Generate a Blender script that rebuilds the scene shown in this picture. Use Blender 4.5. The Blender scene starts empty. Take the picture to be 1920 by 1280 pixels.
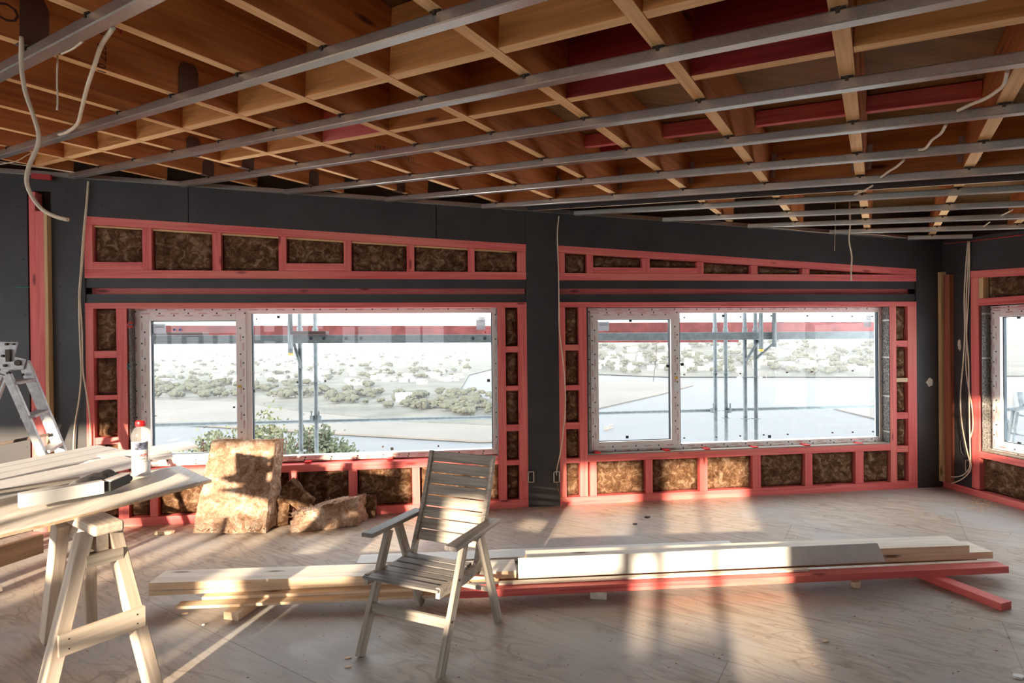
import bpy, math, random
from mathutils import Vector, Matrix, noise
V = Vector
random.seed(7)
sc = bpy.context.scene
COL = sc.collection

# ------------------------------------------------------------ camera, light, exposure
F_PX = 1066.6
CAM = V((0, 0, 1.6))
R = Matrix(((0.991649498, 0.010705281, -0.128517195),
            (-0.128560266, 0.003434591, -0.991695750),
            (-0.010174978, 0.999936798, 0.004782184)))
cd = bpy.data.cameras.new('camera')
cam = bpy.data.objects.new('camera', cd); COL.objects.link(cam)
cd.sensor_width = 36.0; cd.lens = F_PX * 36.0 / 1920.0
cd.clip_start = 0.05; cd.clip_end = 20000
m = R.to_4x4(); m.translation = CAM
cam.matrix_world = m
sc.camera = cam

world = bpy.data.worlds.new('sky'); sc.world = world
world.use_nodes = True
wn = world.node_tree.nodes; wl = world.node_tree.links
bg = wn['Background']
bg.inputs['Color'].default_value = (0.90, 0.95, 1.0, 1)
bg.inputs['Strength'].default_value = 4.8

SUN_AZ = math.radians(23.0)
SUN_TAN = 0.235
sun_dir = V((math.sin(SUN_AZ), math.cos(SUN_AZ), -SUN_TAN)).normalized()
sd = bpy.data.lights.new('sun', 'SUN'); sd.energy = 13.5; sd.angle = math.radians(1.1)
sd.color = (1.0, 0.83, 0.63)
sun = bpy.data.objects.new('sun', sd); COL.objects.link(sun)
sun.rotation_euler = sun_dir.to_track_quat('-Z', 'Y').to_euler()
sun.location = (-8, -20, 8)

sc.view_settings.view_transform = 'Standard'
sc.view_settings.look = 'None'
sc.view_settings.gamma = 1.0
sc.view_settings.use_curve_mapping = False
sc.view_settings.exposure = 0.18
sc.cycles.use_denoising = True
sc.cycles.max_bounces = 8
sc.cycles.diffuse_bounces = 5
sc.cycles.glossy_bounces = 3
sc.cycles.transmission_bounces = 4
sc.cycles.transparent_max_bounces = 12
sc.cycles.caustics_reflective = False
sc.cycles.caustics_refractive = False
sc.cycles.sample_clamp_indirect = 8.0

# ------------------------------------------------------------ measuring helpers
def ray(x, y):
    return (R @ V(((x - 960) / F_PX, -(y - 640) / F_PX, -1))).normalized()
def hit(x, y, p0, n):
    d = ray(x, y); n = V(n)
    return CAM + d * ((V(p0) - CAM).dot(n) / d.dot(n))
def aZ(x, y, z=0.0):
    if z < -10:      # far below: keep clear of the horizon
        y = max(y, 635 - (x - 960) * .0102 + 6.0)
    return hit(x, y, (0, 0, z), (0, 0, 1))
def aY(x, y, Y): return hit(x, y, (0, Y, 0), (0, 1, 0))
def aX(x, y, X): return hit(x, y, (X, 0, 0), (1, 0, 0))
YW = 5.338
XR = 5.25
def wx(px, Y=YW): return aY(px, 600, Y).x
def wz(px, py, Y=YW): return aY(px, py, Y).z
# ceiling frame: B along the steel battens, F along the rafters
az = math.radians(40.3)
Fv = V((math.sin(az), math.cos(az), .0083)).normalized()
Bv = V((math.cos(az), -math.sin(az), -.0774)); Bv = (Bv - Fv * Bv.dot(Fv)).normalized()
Nv = Bv.cross(Fv)
if Nv.z < 0: Nv = -Nv
PC = V((.427, 5.338, 2.819))
def UV(u, v, o=0.0): return PC + Bv * u + Fv * v + Nv * o
def cz(x, y, o=0.0):
    return PC.z + o - (Nv.x * (x - PC.x) + Nv.y * (y - PC.y)) / Nv.z

# ------------------------------------------------------------ object helpers
WM = {}
def wmat(o): return WM.get(o.name, Matrix.Identity(4))
def place(o, M, parent=None):
    WM[o.name] = M.copy()
    if parent:
        o.parent = parent
        o.matrix_basis = wmat(parent).inverted() @ M
    else:
        o.matrix_basis = M
    return o
def tag(o, label=None, cat=None, group=None, kind=None):
    if label: o['label'] = label
    if cat: o['category'] = cat
    if group: o['group'] = group
    if kind: o['kind'] = kind
    return o
def thing(name, loc, label, cat, group=None, rz=0.0, kind=None):
    o = bpy.data.objects.new(name, None); COL.objects.link(o)
    o.empty_display_size = .1
    place(o, Matrix.Translation(V(loc)) @ Matrix.Rotation(rz, 4, 'Z'))
    return tag(o, label, cat, group, kind)

class MB:
    def __init__(s): s.v = []; s.f = []; s.m = []; s.sm = []
    def face(s, idx, mi=0, smooth=False): s.f.append(idx); s.m.append(mi); s.sm.append(smooth)
    def box(s, x0, x1, y0, y1, z0, z1, mi=0):
        return s.hexa([V((x, y, z)) for z in (z0, z1) for x, y in ((x0, y0), (x1, y0), (x1, y1), (x0, y1))], mi)
    def hexa(s, p, mi=0, mis=None):
        b = len(s.v); s.v += [V(q) for q in p]
        fs = [(3, 2, 1, 0), (4, 5, 6, 7), (0, 1, 5, 4), (1, 2, 6, 5), (2, 3, 7, 6), (3, 0, 4, 7)]
        for k, f in enumerate(fs): s.face([b + i for i in f], mis[k] if mis else mi)
        return s
    def obox(s, M, dx, dy, dz, mi=0, mis=None):
        p = [M @ V((x, y, z)) for z in (-dz / 2, dz / 2) for x, y in ((-dx / 2, -dy / 2), (dx / 2, -dy / 2), (dx / 2, dy / 2), (-dx / 2, dy / 2))]
        return s.hexa(p, mi, mis)
    def bar(s, p0, p1, w, h, up=(0, 0, 1), mi=0):
        M, L = frame(p0, p1, up); return s.obox(M, L, w, h, mi)
    def prism(s, poly, d, mi=0, smooth=False):
        """poly: list of points, d: extrusion vector"""
        b = len(s.v); n = len(poly); d = V(d)
        s.v += [V(q) for q in poly] + [V(q) + d for q in poly]
        s.face([b + i for i in range(n)][::-1], mi); s.face([b + n + i for i in range(n)], mi)
        for i in range(n):
            j = (i + 1) % n; s.face([b + i, b + j, b + n + j, b + n + i], mi, smooth)
        return s
    def tube(s, pts, r, n=8, mi=0, cap=True, radii=None):
        pts = [V(p) for p in pts]; b = len(s.v); prev = None
        for k, p in enumerate(pts):
            t = (pts[min(k + 1, len(pts) - 1)] - pts[max(k - 1, 0)]).normalized()
            if prev is None:
                a = t.orthogonal().normalized()
            else:
                a = (prev - t * prev.dot(t)).normalized()
            prev = a; c = t.cross(a); rr = radii[k] if radii else r
            for i in range(n):
                an = 2 * math.pi * i / n
                s.v.append(p + (a * math.cos(an) + c * math.sin(an)) * rr)
        for k in range(len(pts) - 1):
            for i in range(n):
                j = (i + 1) % n
                s.face([b + k * n + i, b + k * n + j, b + (k + 1) * n + j, b + (k + 1) * n + i], mi, True)
        if cap:
            s.face([b + i for i in range(n)][::-1], mi); e = b + (len(pts) - 1) * n
            s.face([e + i for i in range(n)], mi)
        return s
    def lathe(s, prof, c, n=24, mi=0):
        c = V(c); b = len(s.v)
        for r, z in prof:
            for i in range(n):
                an = 2 * math.pi * i / n
                s.v.append(c + V((r * math.cos(an), r * math.sin(an), z)))
        for k in range(len(prof) - 1):
            for i in range(n):
                j = (i + 1) % n
                s.face([b + k * n + i, b + k * n + j, b + (k + 1) * n + j, b + (k + 1) * n + i], mi, True)
        return s
    def build(s, name, mats, parent=None, bevel=0.0, origin=None, M=None):
        me = bpy.data.meshes.new(name)
        if M is None:
            if origin is None:
                xs = [p.x for p in s.v]; ys = [p.y for p in s.v]; zs = [p.z for p in s.v]
                origin = V(((min(xs) + max(xs)) / 2, (min(ys) + max(ys)) / 2, min(zs)))
            M = Matrix.Translation(V(origin))
            vs = [p - V(origin) for p in s.v]
        else: vs = s.v
        me.from_pydata([tuple(p) for p in vs], [], s.f)
        if not isinstance(mats, (list, tuple)): mats = [mats]
        for q in mats: me.materials.append(q)
        me.polygons.foreach_set('material_index', s.m)
        me.polygons.foreach_set('use_smooth', s.sm)
        me.validate(); me.update()
        o = bpy.data.objects.new(name, me); COL.objects.link(o)
        place(o, M, parent)
        if bevel > 0:
            b = o.modifiers.new('bevel', 'BEVEL'); b.width = bevel; b.segments = 2; b.limit_method = 'ANGLE'
        return o

def frame(p0, p1, up=(0, 0, 1)):
    p0 = V(p0); p1 = V(p1); x = (p1 - p0); L = x.length; x.normalize()
    u = V(up); y = u.cross(x)
    if y.length < 1e-4: y = V((0, 1, 0)).cross(x)
    y.normalize(); z = x.cross(y)
    M = Matrix((x, y, z)).transposed().to_4x4(); M.translation = (p0 + p1) / 2
    return M, L
def beam(name, p0, p1, w, h, mats, parent=None, up=(0, 0, 1), bevel=.0015, mis=None):
    """a straight piece of timber: local x runs along it, w across, h up"""
    M, L = frame(p0, p1, up)
    return MB().obox(Matrix.Identity(4), L, w, h, 0, mis).build(name, mats, parent, bevel, M=M)
def grid_surface(P, nu, nv):
    pass

def copy_tree(o, M, label=None, group=None):
    c = o.copy(); COL.objects.link(c); place(c, M)
    if label: c['label'] = label
    if group: c['group'] = group
    for ch in list(o.children):
        d = ch.copy(); COL.objects.link(d); d.parent = c
        for g in list(ch.children):
            e = g.copy(); COL.objects.link(e); e.parent = d
    return c

# text turned into mesh data
_txt = {}
def text_data(s):
    if s in _txt: return _txt[s]
    c = bpy.data.curves.new('txt', 'FONT'); c.body = s; c.size = 1.0; c.align_x = 'CENTER'; c.align_y = 'CENTER'
    c.resolution_u = 2
    o = bpy.data.objects.new('txt', c); COL.objects.link(o)
    dg = bpy.context.evaluated_depsgraph_get()
    me = bpy.data.meshes.new_from_object(o.evaluated_get(dg))
    r = ([v.co.copy() for v in me.vertices], [list(p.vertices) for p in me.polygons])
    bpy.data.objects.remove(o); bpy.data.curves.remove(c); bpy.data.meshes.remove(me)
    _txt[s] = r; return r
def add_text(mb, s, M, size, mi=0, stretch=1.0):
    vs, fs = text_data(s); b = len(mb.v)
    for p in vs: mb.v.append(M @ V((p.x * size * stretch, p.y * size, 0)))
    for f in fs: mb.face([b + i for i in f], mi)
def basis(o, x, y):
    x = V(x).normalized(); y = V(y).normalized(); z = x.cross(y)
    M = Matrix((x, y, z)).transposed().to_4x4(); M.translation = V(o); return M

# ------------------------------------------------------------ materials
def newmat(name):
    m = bpy.data.materials.new(name); m.use_nodes = True
    nt = m.node_tree; b = nt.nodes['Principled BSDF']
    return m, nt, b
def N(nt, t, **k):
    n = nt.nodes.new(t)
    for a, v in k.items(): setattr(n, a, v)
    return n
def ramp(nt, fac, stops):
    r = N(nt, 'ShaderNodeValToRGB'); nt.links.new(fac, r.inputs[0])
    e = r.color_ramp.elements
    while len(e) < len(stops): e.new(0.5)
    for k, (p, c) in enumerate(stops): e[k].position = p; e[k].color = (*c, 1)
    return r.outputs[0]
def coords(nt, scale, rand=40.0, rot=(0, 0, 0), which='Object'):
    tc = N(nt, 'ShaderNodeTexCoord'); mp = N(nt, 'ShaderNodeMapping')
    mp.inputs['Scale'].default_value = scale; mp.inputs['Rotation'].default_value = rot
    if rand:
        oi = N(nt, 'ShaderNodeObjectInfo'); mu = N(nt, 'ShaderNodeMath', operation='MULTIPLY'); mu.inputs[1].default_value = rand
        nt.links.new(oi.outputs['Random'], mu.inputs[0])
        ad = N(nt, 'ShaderNodeVectorMath', operation='ADD')
        nt.links.new(tc.outputs[which], ad.inputs[0]); nt.links.new(mu.outputs[0], ad.inputs[1])
        nt.links.new(ad.outputs[0], mp.inputs[0])
    else: nt.links.new(tc.outputs[which], mp.inputs[0])
    return mp.outputs[0]
def noise_tex(nt, vec, scale, detail=4, rough=.55, dist=0.0):
    n = N(nt, 'ShaderNodeTexNoise'); n.inputs['Scale'].default_value = scale; n.inputs['Detail'].default_value = detail
    n.inputs['Roughness'].default_value = rough; n.inputs['Distortion'].default_value = dist
    nt.links.new(vec, n.inputs['Vector']); return n.outputs['Fac']
def mix(nt, a, b, fac, mode='MIX'):
    n = N(nt, 'ShaderNodeMix', data_type='RGBA', blend_type=mode)
    for s, v in ((n.inputs[0], fac), (n.inputs[6], a), (n.inputs[7], b)):
        if hasattr(v, 'links'): nt.links.new(v, s)
        elif isinstance(v, (int, float)): s.default_value = v
        else: s.default_value = (*v, 1)
    return n.outputs[2]
def bump(nt, b, h, st=.3, d=.01):
    n = N(nt, 'ShaderNodeBump'); n.inputs['Strength'].default_value = st; n.inputs['Distance'].default_value = d
    nt.links.new(h, n.inputs['Height']); nt.links.new(n.outputs[0], b.inputs['Normal'])

def wood(name, light, dark, knot=(.12, .05, .02), axis=0, rough=.65, grain=1.0, knots=True, streak=.5):
    m, nt, b = newmat(name)
    s = [26.0 * grain] * 3; s[axis] = 1.1 * grain
    vec = coords(nt, tuple(s))
    g = noise_tex(nt, vec, 1.0, 5, .6, .8)
    c = ramp(nt, g, [(.3, dark), (.55, light), (.75, tuple(min(1, x * 1.12) for x in light))])
    s2 = [90.0] * 3; s2[axis] = 3.0
    f = noise_tex(nt, coords(nt, tuple(s2)), 1.0, 3, .6)
    c = mix(nt, c, ramp(nt, f, [(.35, (.55, .55, .55)), (.6, (1, 1, 1))]), streak * .6, 'MULTIPLY')
    if knots:
        s3 = [7.0] * 3; s3[axis] = 1.6
        vo = N(nt, 'ShaderNodeTexVoronoi'); vo.inputs['Scale'].default_value = 1.0
        nt.links.new(coords(nt, tuple(s3)), vo.inputs['Vector'])
        k = ramp(nt, vo.outputs['Distance'], [(.05, (1, 1, 1)), (.12, (0, 0, 0))])
        c = mix(nt, c, knot, k)
    nt.links.new(c, b.inputs['Base Color']); b.inputs['Roughness'].default_value = rough
    bump(nt, b, f, .25, .002)
    return m
def plain(name, c, rough=.5, metal=0.0, var=.08, scale=8.0, spec=None):
    m, nt, b = newmat(name)
    n = noise_tex(nt, coords(nt, (1, 1, 1)), scale, 4)
    lo = tuple(max(0, x * (1 - var * 2)) for x in c); hi = tuple(min(1, x * (1 + var * 1.5)) for x in c)
    nt.links.new(ramp(nt, n, [(.3, lo), (.7, hi)]), b.inputs['Base Color'])
    b.inputs['Roughness'].default_value = rough; b.inputs['Metallic'].default_value = metal
    return m

def pink(axis, nm):
    m, nt, b = newmat(nm)
    s = [24.0] * 3; s[axis] = 1.0
    g = noise_tex(nt, coords(nt, tuple(s)), 1.0, 5, .6, .9)
    c = ramp(nt, g, [(.28, (.60, .09, .085)), (.5, (.80, .155, .14)), (.72, (.86, .235, .195))])
    s2 = [5.0] * 3; s2[axis] = .6
    w = noise_tex(nt, coords(nt, tuple(s2)), 1.0, 3)
    c = mix(nt, c, (.80, .30, .20), ramp(nt, w, [(.5, (0, 0, 0)), (.8, (.7, .7, .7))]))
    vo = N(nt, 'ShaderNodeTexVoronoi'); s3 = [8.0] * 3; s3[axis] = 2.2
    nt.links.new(coords(nt, tuple(s3)), vo.inputs['Vector']); vo.inputs['Scale'].default_value = 1.0
    c = mix(nt, c, (.25, .02, .02), ramp(nt, vo.outputs['Distance'], [(.06, (.9, .9, .9)), (.14, (0, 0, 0))]))
    nt.links.new(c, b.inputs['Base Color']); b.inputs['Roughness'].default_value = .6
    bump(nt, b, g, .2, .002); return m

M = {}
M['pink'] = pink(0, 'pink_timber')
M['red_ply'] = wood('red_stained_timber', (.42, .03, .025), (.22, .012, .012), (.08, .005, .005))
M['rafter'] = wood('laminated_veneer_face', (.56, .17, .038), (.29, .07, .015), (.10, .03, .012), grain=.55)
M['rafter_edge'] = wood('laminated_veneer_edge', (.95, .58, .27), (.80, .42, .16), knots=False)
M['block'] = wood('block_face', (.84, .37, .105), (.56, .21, .05), (.14, .045, .015), grain=.6)
M['orange'] = wood('orange_beam_face', (.60, .19, .035), (.34, .09, .02), (.10, .02, .01), grain=.5)
M['deck'] = wood('ceiling_plywood', (.30, .16, .05), (.18, .085, .025), (.10, .04, .02), grain=.4)
M['pine'] = wood('pine', (.84, .62, .41), (.68, .45, .26), (.20, .08, .03))
M['pine_pale'] = wood('pale_pine', (.88, .79, .67), (.76, .65, .50), (.25, .14, .07))
M['pine_old'] = wood('sawhorse_timber', (.74, .61, .48), (.54, .42, .31), (.15, .07, .03))
M['yellow'] = wood('yellow_timber', (.74, .48, .23), (.56, .34, .14))
M['brown'] = wood('brown_timber', (.40, .22, .11), (.22, .11, .055))
M['corner'] = wood('reddish_stud', (.42, .13, .07), (.28, .07, .04))
M['weathered'] = wood('weathered_teak', (.52, .46, .385), (.30, .25, .20), (.1, .08, .06), grain=1.4, knots=False, rough=.8, streak=1.0)
M['weathered_shaded'] = wood('shaded_weathered_teak', (.27, .245, .225), (.13, .115, .105), (.1, .08, .06), grain=1.4, knots=False, rough=.55, streak=1.0)  # darker teak copy: shade on seat and armrests put into the colour
M['chipped'] = wood('grey_brown_block', (.42, .36, .29), (.20, .16, .12))

def sheath():
    m, nt, b = newmat('dark_sheathing')
    n = noise_tex(nt, coords(nt, (1, 1, 1), 0), 3.0, 5)
    f = noise_tex(nt, coords(nt, (160, 160, 160), 0), 1.0, 2)
    c = ramp(nt, n, [(.3, (.040, .036, .036)), (.7, (.058, .054, .053))])
    c = mix(nt, c, ramp(nt, f, [(.3, (.8, .8, .8)), (.7, (1, 1, 1))]), .5, 'MULTIPLY')
    nt.links.new(c, b.inputs['Base Color']); b.inputs['Roughness'].default_value = .42
    b.inputs['Specular IOR Level'].default_value = .35
    bump(nt, b, f, .15, .001); return m
M['sheath'] = sheath()
M['black'] = plain('black_fixing', (.012, .012, .012), .5)
M['plate_dark'] = plain('dark_splice_plate', (.10, .042, .022), .6)
M['cavity'] = plain('cavity_board', (.075, .04, .025), .9)

def galv():
    m, nt, b = newmat('galvanised_steel')
    n = noise_tex(nt, coords(nt, (90, 260, 260)), 1.0, 4, .7)
    n2 = noise_tex(nt, coords(nt, (3, 3, 3)), 1.0, 3)
    c = ramp(nt, n, [(.3, (.47, .44, .385)), (.7, (.68, .65, .585))])
    c = mix(nt, c, ramp(nt, n2, [(.3, (.7, .68, .65)), (.7, (1, 1, 1))]), .7, 'MULTIPLY')
    nt.links.new(c, b.inputs['Base Color']); b.inputs['Metallic'].default_value = .85
    nt.links.new(ramp(nt, n, [(.3, (.30, .30, .30)), (.7, (.36, .36, .36))]), b.inputs['Roughness'])
    return m
M['galv'] = galv()
M['scaffold'] = plain('scaffold_zinc', (.17, .195, .20), .5, .2, .12, 20)
M['alu'] = plain('ladder_aluminium', (.52, .51, .50), .5, .35, .12, 25)
M['steel_dark'] = plain('rusty_steel', (.06, .04, .03), .5, .6)
M['redbeam'] = plain('red_scaffold_paint', (.24, .060, .055), .6, 0, .2, 6)
M['brownboard'] = plain('scaffold_board', (.10, .06, .055), .7)
M['cable'] = plain('cream_cable', (.80, .66, .48), .45)
M['grey_cable'] = plain('grey_cable', (.10, .10, .10), .45)
M['white'] = plain('white_paint', (.86, .85, .82), .45, var=.03)
M['offwhite'] = plain('primed_board', (.70, .71, .67), .5, var=.03)
M['sheetgrey'] = plain('white_cladding', (.80, .80, .80), .4, var=.03)
M['film'] = plain('window_film', (.84, .77, .72), .35, var=.02)
M['red_ink'] = plain('red_ink', (.45, .03, .03), .5)
M['dark_ink'] = plain('dark_ink', (.05, .05, .055), .5)
M['brown_ink'] = plain('brown_ink', (.07, .025, .015), .8)
M['redplastic'] = plain('red_plastic', (.75, .02, .02), .35)
M['teal'] = plain('teal_plastic', (.02, .20, .18), .4)
M['blue'] = plain('blue_plastic', (.02, .09, .35), .4)
M['yellowtag'] = plain('yellow_plastic', (.75, .50, .08), .4)
M['sticker'] = plain('grey_sticker', (.30, .33, .35), .5)
M['gasket'] = plain('dark_gasket', (.02, .035, .05), .35)
M['membrane'] = plain('speckled_membrane', (.16, .145, .13), .7, var=.5, scale=60)
M['plaster'] = plain('filler_patch', (.62, .55, .46), .8)
M['cloth'] = plain('dusty_grey_rag', (.16, .15, .145), .95, var=.4, scale=30)
M['shade_black'] = plain('shade_black', (.02, .02, .02), .7)
M['screw'] = plain('zinc_screw', (.35, .50, .42), .35, .7)

def plyfloor():
    m, nt, b = newmat('plywood_floor')
    rz = -(math.pi / 2 - az)   # bring sheet length in line with the rafters
    vec = coords(nt, (1, 1, 1), 0, (0, 0, az))
    st = N(nt, 'ShaderNodeMapping'); st.inputs['Scale'].default_value = (.9, 3.6, 1); nt.links.new(vec, st.inputs[0])
    big = noise_tex(nt, st.outputs[0], 1.1, 3, .5, .6)
    mu = N(nt, 'ShaderNodeMath', operation='MULTIPLY'); mu.inputs[1].default_value = 70.0; nt.links.new(big, mu.inputs[0])
    sn = N(nt, 'ShaderNodeMath', operation='SINE'); nt.links.new(mu.outputs[0], sn.inputs[0])
    g1 = ramp(nt, sn.outputs[0], [(.55, (.0, .0, .0)), (.95, (1, 1, 1))])
    st2 = N(nt, 'ShaderNodeMapping'); st2.inputs['Scale'].default_value = (2.5, 30, 1); nt.links.new(vec, st2.inputs[0])
    fine = noise_tex(nt, st2.outputs[0], 1.0, 6, .7, .4)
    patch = noise_tex(nt, vec, .9, 4, .55)
    dirt = noise_tex(nt, vec, 5.0, 6, .65)
    c = ramp(nt, fine, [(.25, (.30, .225, .16)), (.5, (.44, .355, .275)), (.75, (.51, .43, .345))])
    c = mix(nt, c, (.22, .155, .11), mixfac(nt, g1, .45))
    c = mix(nt, c, (.405, .40, .39), ramp(nt, patch, [(.45, (0, 0, 0)), (.62, (.75, .75, .75))]))
    c = mix(nt, c, (.20, .13, .09), ramp(nt, dirt, [(.58, (0, 0, 0)), (.8, (.45, .45, .45))]))
    br = N(nt, 'ShaderNodeTexBrick'); br.offset = .5
    br.inputs['Scale'].default_value = 1.0; br.inputs['Brick Width'].default_value = 2.4; br.inputs['Row Height'].default_value = 1.2
    br.inputs['Mortar Size'].default_value = .0015; br.inputs['Mortar Smooth'].default_value = .2
    ofs = N(nt, 'ShaderNodeMapping'); ofs.inputs['Location'].default_value = FLOOR_OFS; nt.links.new(vec, ofs.inputs[0])
    nt.links.new(ofs.outputs[0], br.inputs['Vector'])
    c = mix(nt, c, (.13, .10, .08), br.outputs['Fac'])
    nt.links.new(c, b.inputs['Base Color']); b.inputs['Roughness'].default_value = .55
    nt.links.new(ramp(nt, dirt, [(.3, (.42, .42, .42)), (.7, (.68, .68, .68))]), b.inputs['Roughness'])
    bump(nt, b, fine, .12, .002)
    return m
def mixfac(nt, col, k):
    n = N(nt, 'ShaderNodeMath', operation='MULTIPLY'); nt.links.new(col, n.inputs[0]); n.inputs[1].default_value = k
    return n.outputs[0]
FLOOR_OFS = (1.84, .68, 0)
M['floor'] = plyfloor()

def wool(name, dark, mid, light, sc_=9.0):
    m, nt, b = newmat(name)
    vec = coords(nt, (1, 1, 1))
    a = noise_tex(nt, vec, sc_, 7, .7, .9)
    s = noise_tex(nt, vec, sc_ * 4, 6, .75, 1.5)
    c = ramp(nt, a, [(.32, dark), (.5, mid), (.68, light)])
    c = mix(nt, c, ramp(nt, s, [(.35, (.35, .3, .25)), (.62, (1, 1, 1))]), .75, 'MULTIPLY')
    nt.links.new(c, b.inputs['Base Color']); b.inputs['Roughness'].default_value = .95
    b.inputs['Specular IOR Level'].default_value = .1
    bump(nt, b, s, .8, .012); return m
M['wool'] = wool('brown_glass_wool', (.05, .022, .010), (.19, .098, .050), (.52, .345, .22), 13.0)
M['wool_pale'] = wool('pale_glass_wool', (.27, .14, .08), (.58, .375, .255), (.89, .74, .61), 9)

def glass():
    m = bpy.data.materials.new('window_glass'); m.use_nodes = True; nt = m.node_tree
    nt.nodes.remove(nt.nodes['Principled BSDF']); out = nt.nodes['Material Output']
    tr = N(nt, 'ShaderNodeBsdfTransparent'); tr.inputs[0].default_value = (.93, .96, .96, 1)
    gl = N(nt, 'ShaderNodeBsdfGlossy'); gl.inputs['Roughness'].default_value = .02
    lw_ = N(nt, 'ShaderNodeLayerWeight'); pw = N(nt, 'ShaderNodeMath', operation='POWER'); pw.inputs[1].default_value = 4.5
    nt.links.new(lw_.outputs['Facing'], pw.inputs[0]); fr = N(nt, 'ShaderNodeMath', operation='MULTIPLY_ADD'); fr.inputs[1].default_value = .8; fr.inputs[2].default_value = .035
    nt.links.new(pw.outputs[0], fr.inputs[0])
    mx = N(nt, 'ShaderNodeMixShader')
    nt.links.new(fr.outputs[0], mx.inputs[0]); nt.links.new(tr.outputs[0], mx.inputs[1]); nt.links.new(gl.outputs[0], mx.inputs[2])
    nt.links.new(mx.outputs[0], out.inputs[0]); return m
M['glass'] = glass()
def clearplastic():
    m = bpy.data.materials.new('clear_plastic'); m.use_nodes = True; nt = m.node_tree
    b = nt.nodes['Principled BSDF']; out = nt.nodes['Material Output']
    b.inputs['Base Color'].default_value = (.9, .9, .88, 1); b.inputs['Roughness'].default_value = .25
    tr = N(nt, 'ShaderNodeBsdfTransparent'); mx = N(nt, 'ShaderNodeMixShader'); mx.inputs[0].default_value = .15
    nt.links.new(tr.outputs[0], mx.inputs[1]); nt.links.new(b.outputs[0], mx.inputs[2]); nt.links.new(mx.outputs[0], out.inputs[0])
    return m
M['bottle'] = clearplastic(); M['sticker'] = clearplastic(); M['sticker'].name = 'grey_sticker'; M['sticker'].node_tree.nodes['Principled BSDF'].inputs['Base Color'].default_value = (.75, .82, .86, 1); M['sticker'].node_tree.nodes['Mix Shader'].inputs[0].default_value = .6

def struct(o, kind='structure'):
    o['kind'] = kind; return o

# ============================================================ THE SETTING
X0, Y0 = -7.0, -1.5          # far left side and the side behind the viewpoint
# floor
fl = MB(); fl.box(X0 - .2, XR + .3, Y0 - .2, YW + .3, -.25, 0)
struct(fl.build('floor', M['floor'], origin=(0, 0, 0)))

def panel_y(mb, poly, y0, y1, mi=0):
    """vertical slab from an x,z outline between two y values"""
    mb.prism([V((x, y0, z)) for x, z in poly], (0, y1 - y0, 0), mi)
def panel_x(mb, poly, x0, x1, mi=0):
    mb.prism([V((x0, y, z)) for y, z in poly], (x1 - x0, 0, 0), mi)

A0, A1 = wx(160), wx(987.5)        # left framed bay
C0, C1 = wx(1047), wx(1718)        # right framed bay
TA = lambda x: 2.694 + (x - A0) * (2.494 - 2.694) / (A1 - A0)
TC = lambda x: 2.487 + (x - C0) * (2.279 - 2.487) / (C1 - C0)
top = lambda x: cz(x, YW, .02)
S0, S1 = -3.46, -3.275             # open slot at far left with two studs
yS0, yS1 = YW, YW + .02
wb = MB()
panel_y(wb, [(X0, 0), (S0, 0), (S0, top(S0)), (X0, top(X0))], yS0, yS1)
panel_y(wb, [(S0, 2.9), (S1, 2.9), (S1, top(S1)), (S0, top(S0))], yS0, yS1)
panel_y(wb, [(S1, 0), (A0, 0), (A0, top(A0)), (S1, top(S1))], yS0, yS1)
xj1, xj2 = wx(356), wx(820)
for a, b in ((A0, xj1 - .003), (xj1 + .003, xj2 - .003), (xj2 + .003, A1)):
    panel_y(wb, [(a, TA(a)), (b, TA(b)), (b, top(b)), (a, top(a))], yS0, yS1)
panel_y(wb, [(A1, 0), (C0, 0), (C0, top(C0)), (A1, top(A1))], yS0 - .004, yS1)
panel_y(wb, [(C0, TC(C0)), (C1, TC(C1)), (C1, top(C1)), (C0, top(C0))], yS0, yS1)
panel_y(wb, [(C1, 0), (XR + .02, 0), (XR + .02, top(XR)), (C1, top(C1))], yS0, yS1)
# shallow horizontal groove strips between upper and lower frames
for a, b in ((A0, A1), (C0, C1)):
    panel_y(wb, [(a, 1.945), (b, 1.945), (b, 2.022), (a, 2.022)], YW + .012, YW + .04)
    panel_y(wb, [(a, 2.078), (b, 2.078), (b, 2.165), (a, 2.165)], YW + .012, YW + .04)
    panel_y(wb, [(a, 1.95), (b, 1.95), (b, 2.16), (a, 2.16)], YW + .10, YW + .12, 2)
# screw heads
for px_, py_ in [(35, 346), (36, 387), (43, 423), (44, 486), (46, 590), (126, 356), (125, 380), (193, 361), (192, 385), (111, 450), (138, 450), (113, 538), (140, 538),
                 (320, 371), (320, 393), (368, 372), (370, 398), (397, 376), (499, 405), (621, 391), (113, 645), (143, 749), (50, 838),
                 (740, 399), (739, 421), (808, 404), (807, 425), (855, 407), (855, 430), (967, 415), (967, 438), (1016, 419), (1016, 440), (1100, 425), (1100, 446),
                 (1003, 481), (1026, 481), (1004, 539), (1026, 539), (1027, 635), (1005, 731), (1028, 825), (1007, 921), (1028, 920), (1205, 453), (1308, 440), (1407, 468), (1506, 455), (1600, 480),
                 (1731, 545), (1748, 545), (1749, 801), (1731, 888), (1749, 887), (1746, 652), (1691, 487), (1740, 490)]:
    p = aY(px_, py_, YW)
    if p.z < top(p.x) - .03:
        n = 10; yy = YW - (.006 if A1 < p.x < C0 else .002)
        wb.prism([V((p.x + .008 * math.cos(2 * math.pi * i / n), yy, p.z + .008 * math.sin(2 * math.pi * i / n))) for i in range(n)], (0, .003, 0), 1)
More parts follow.
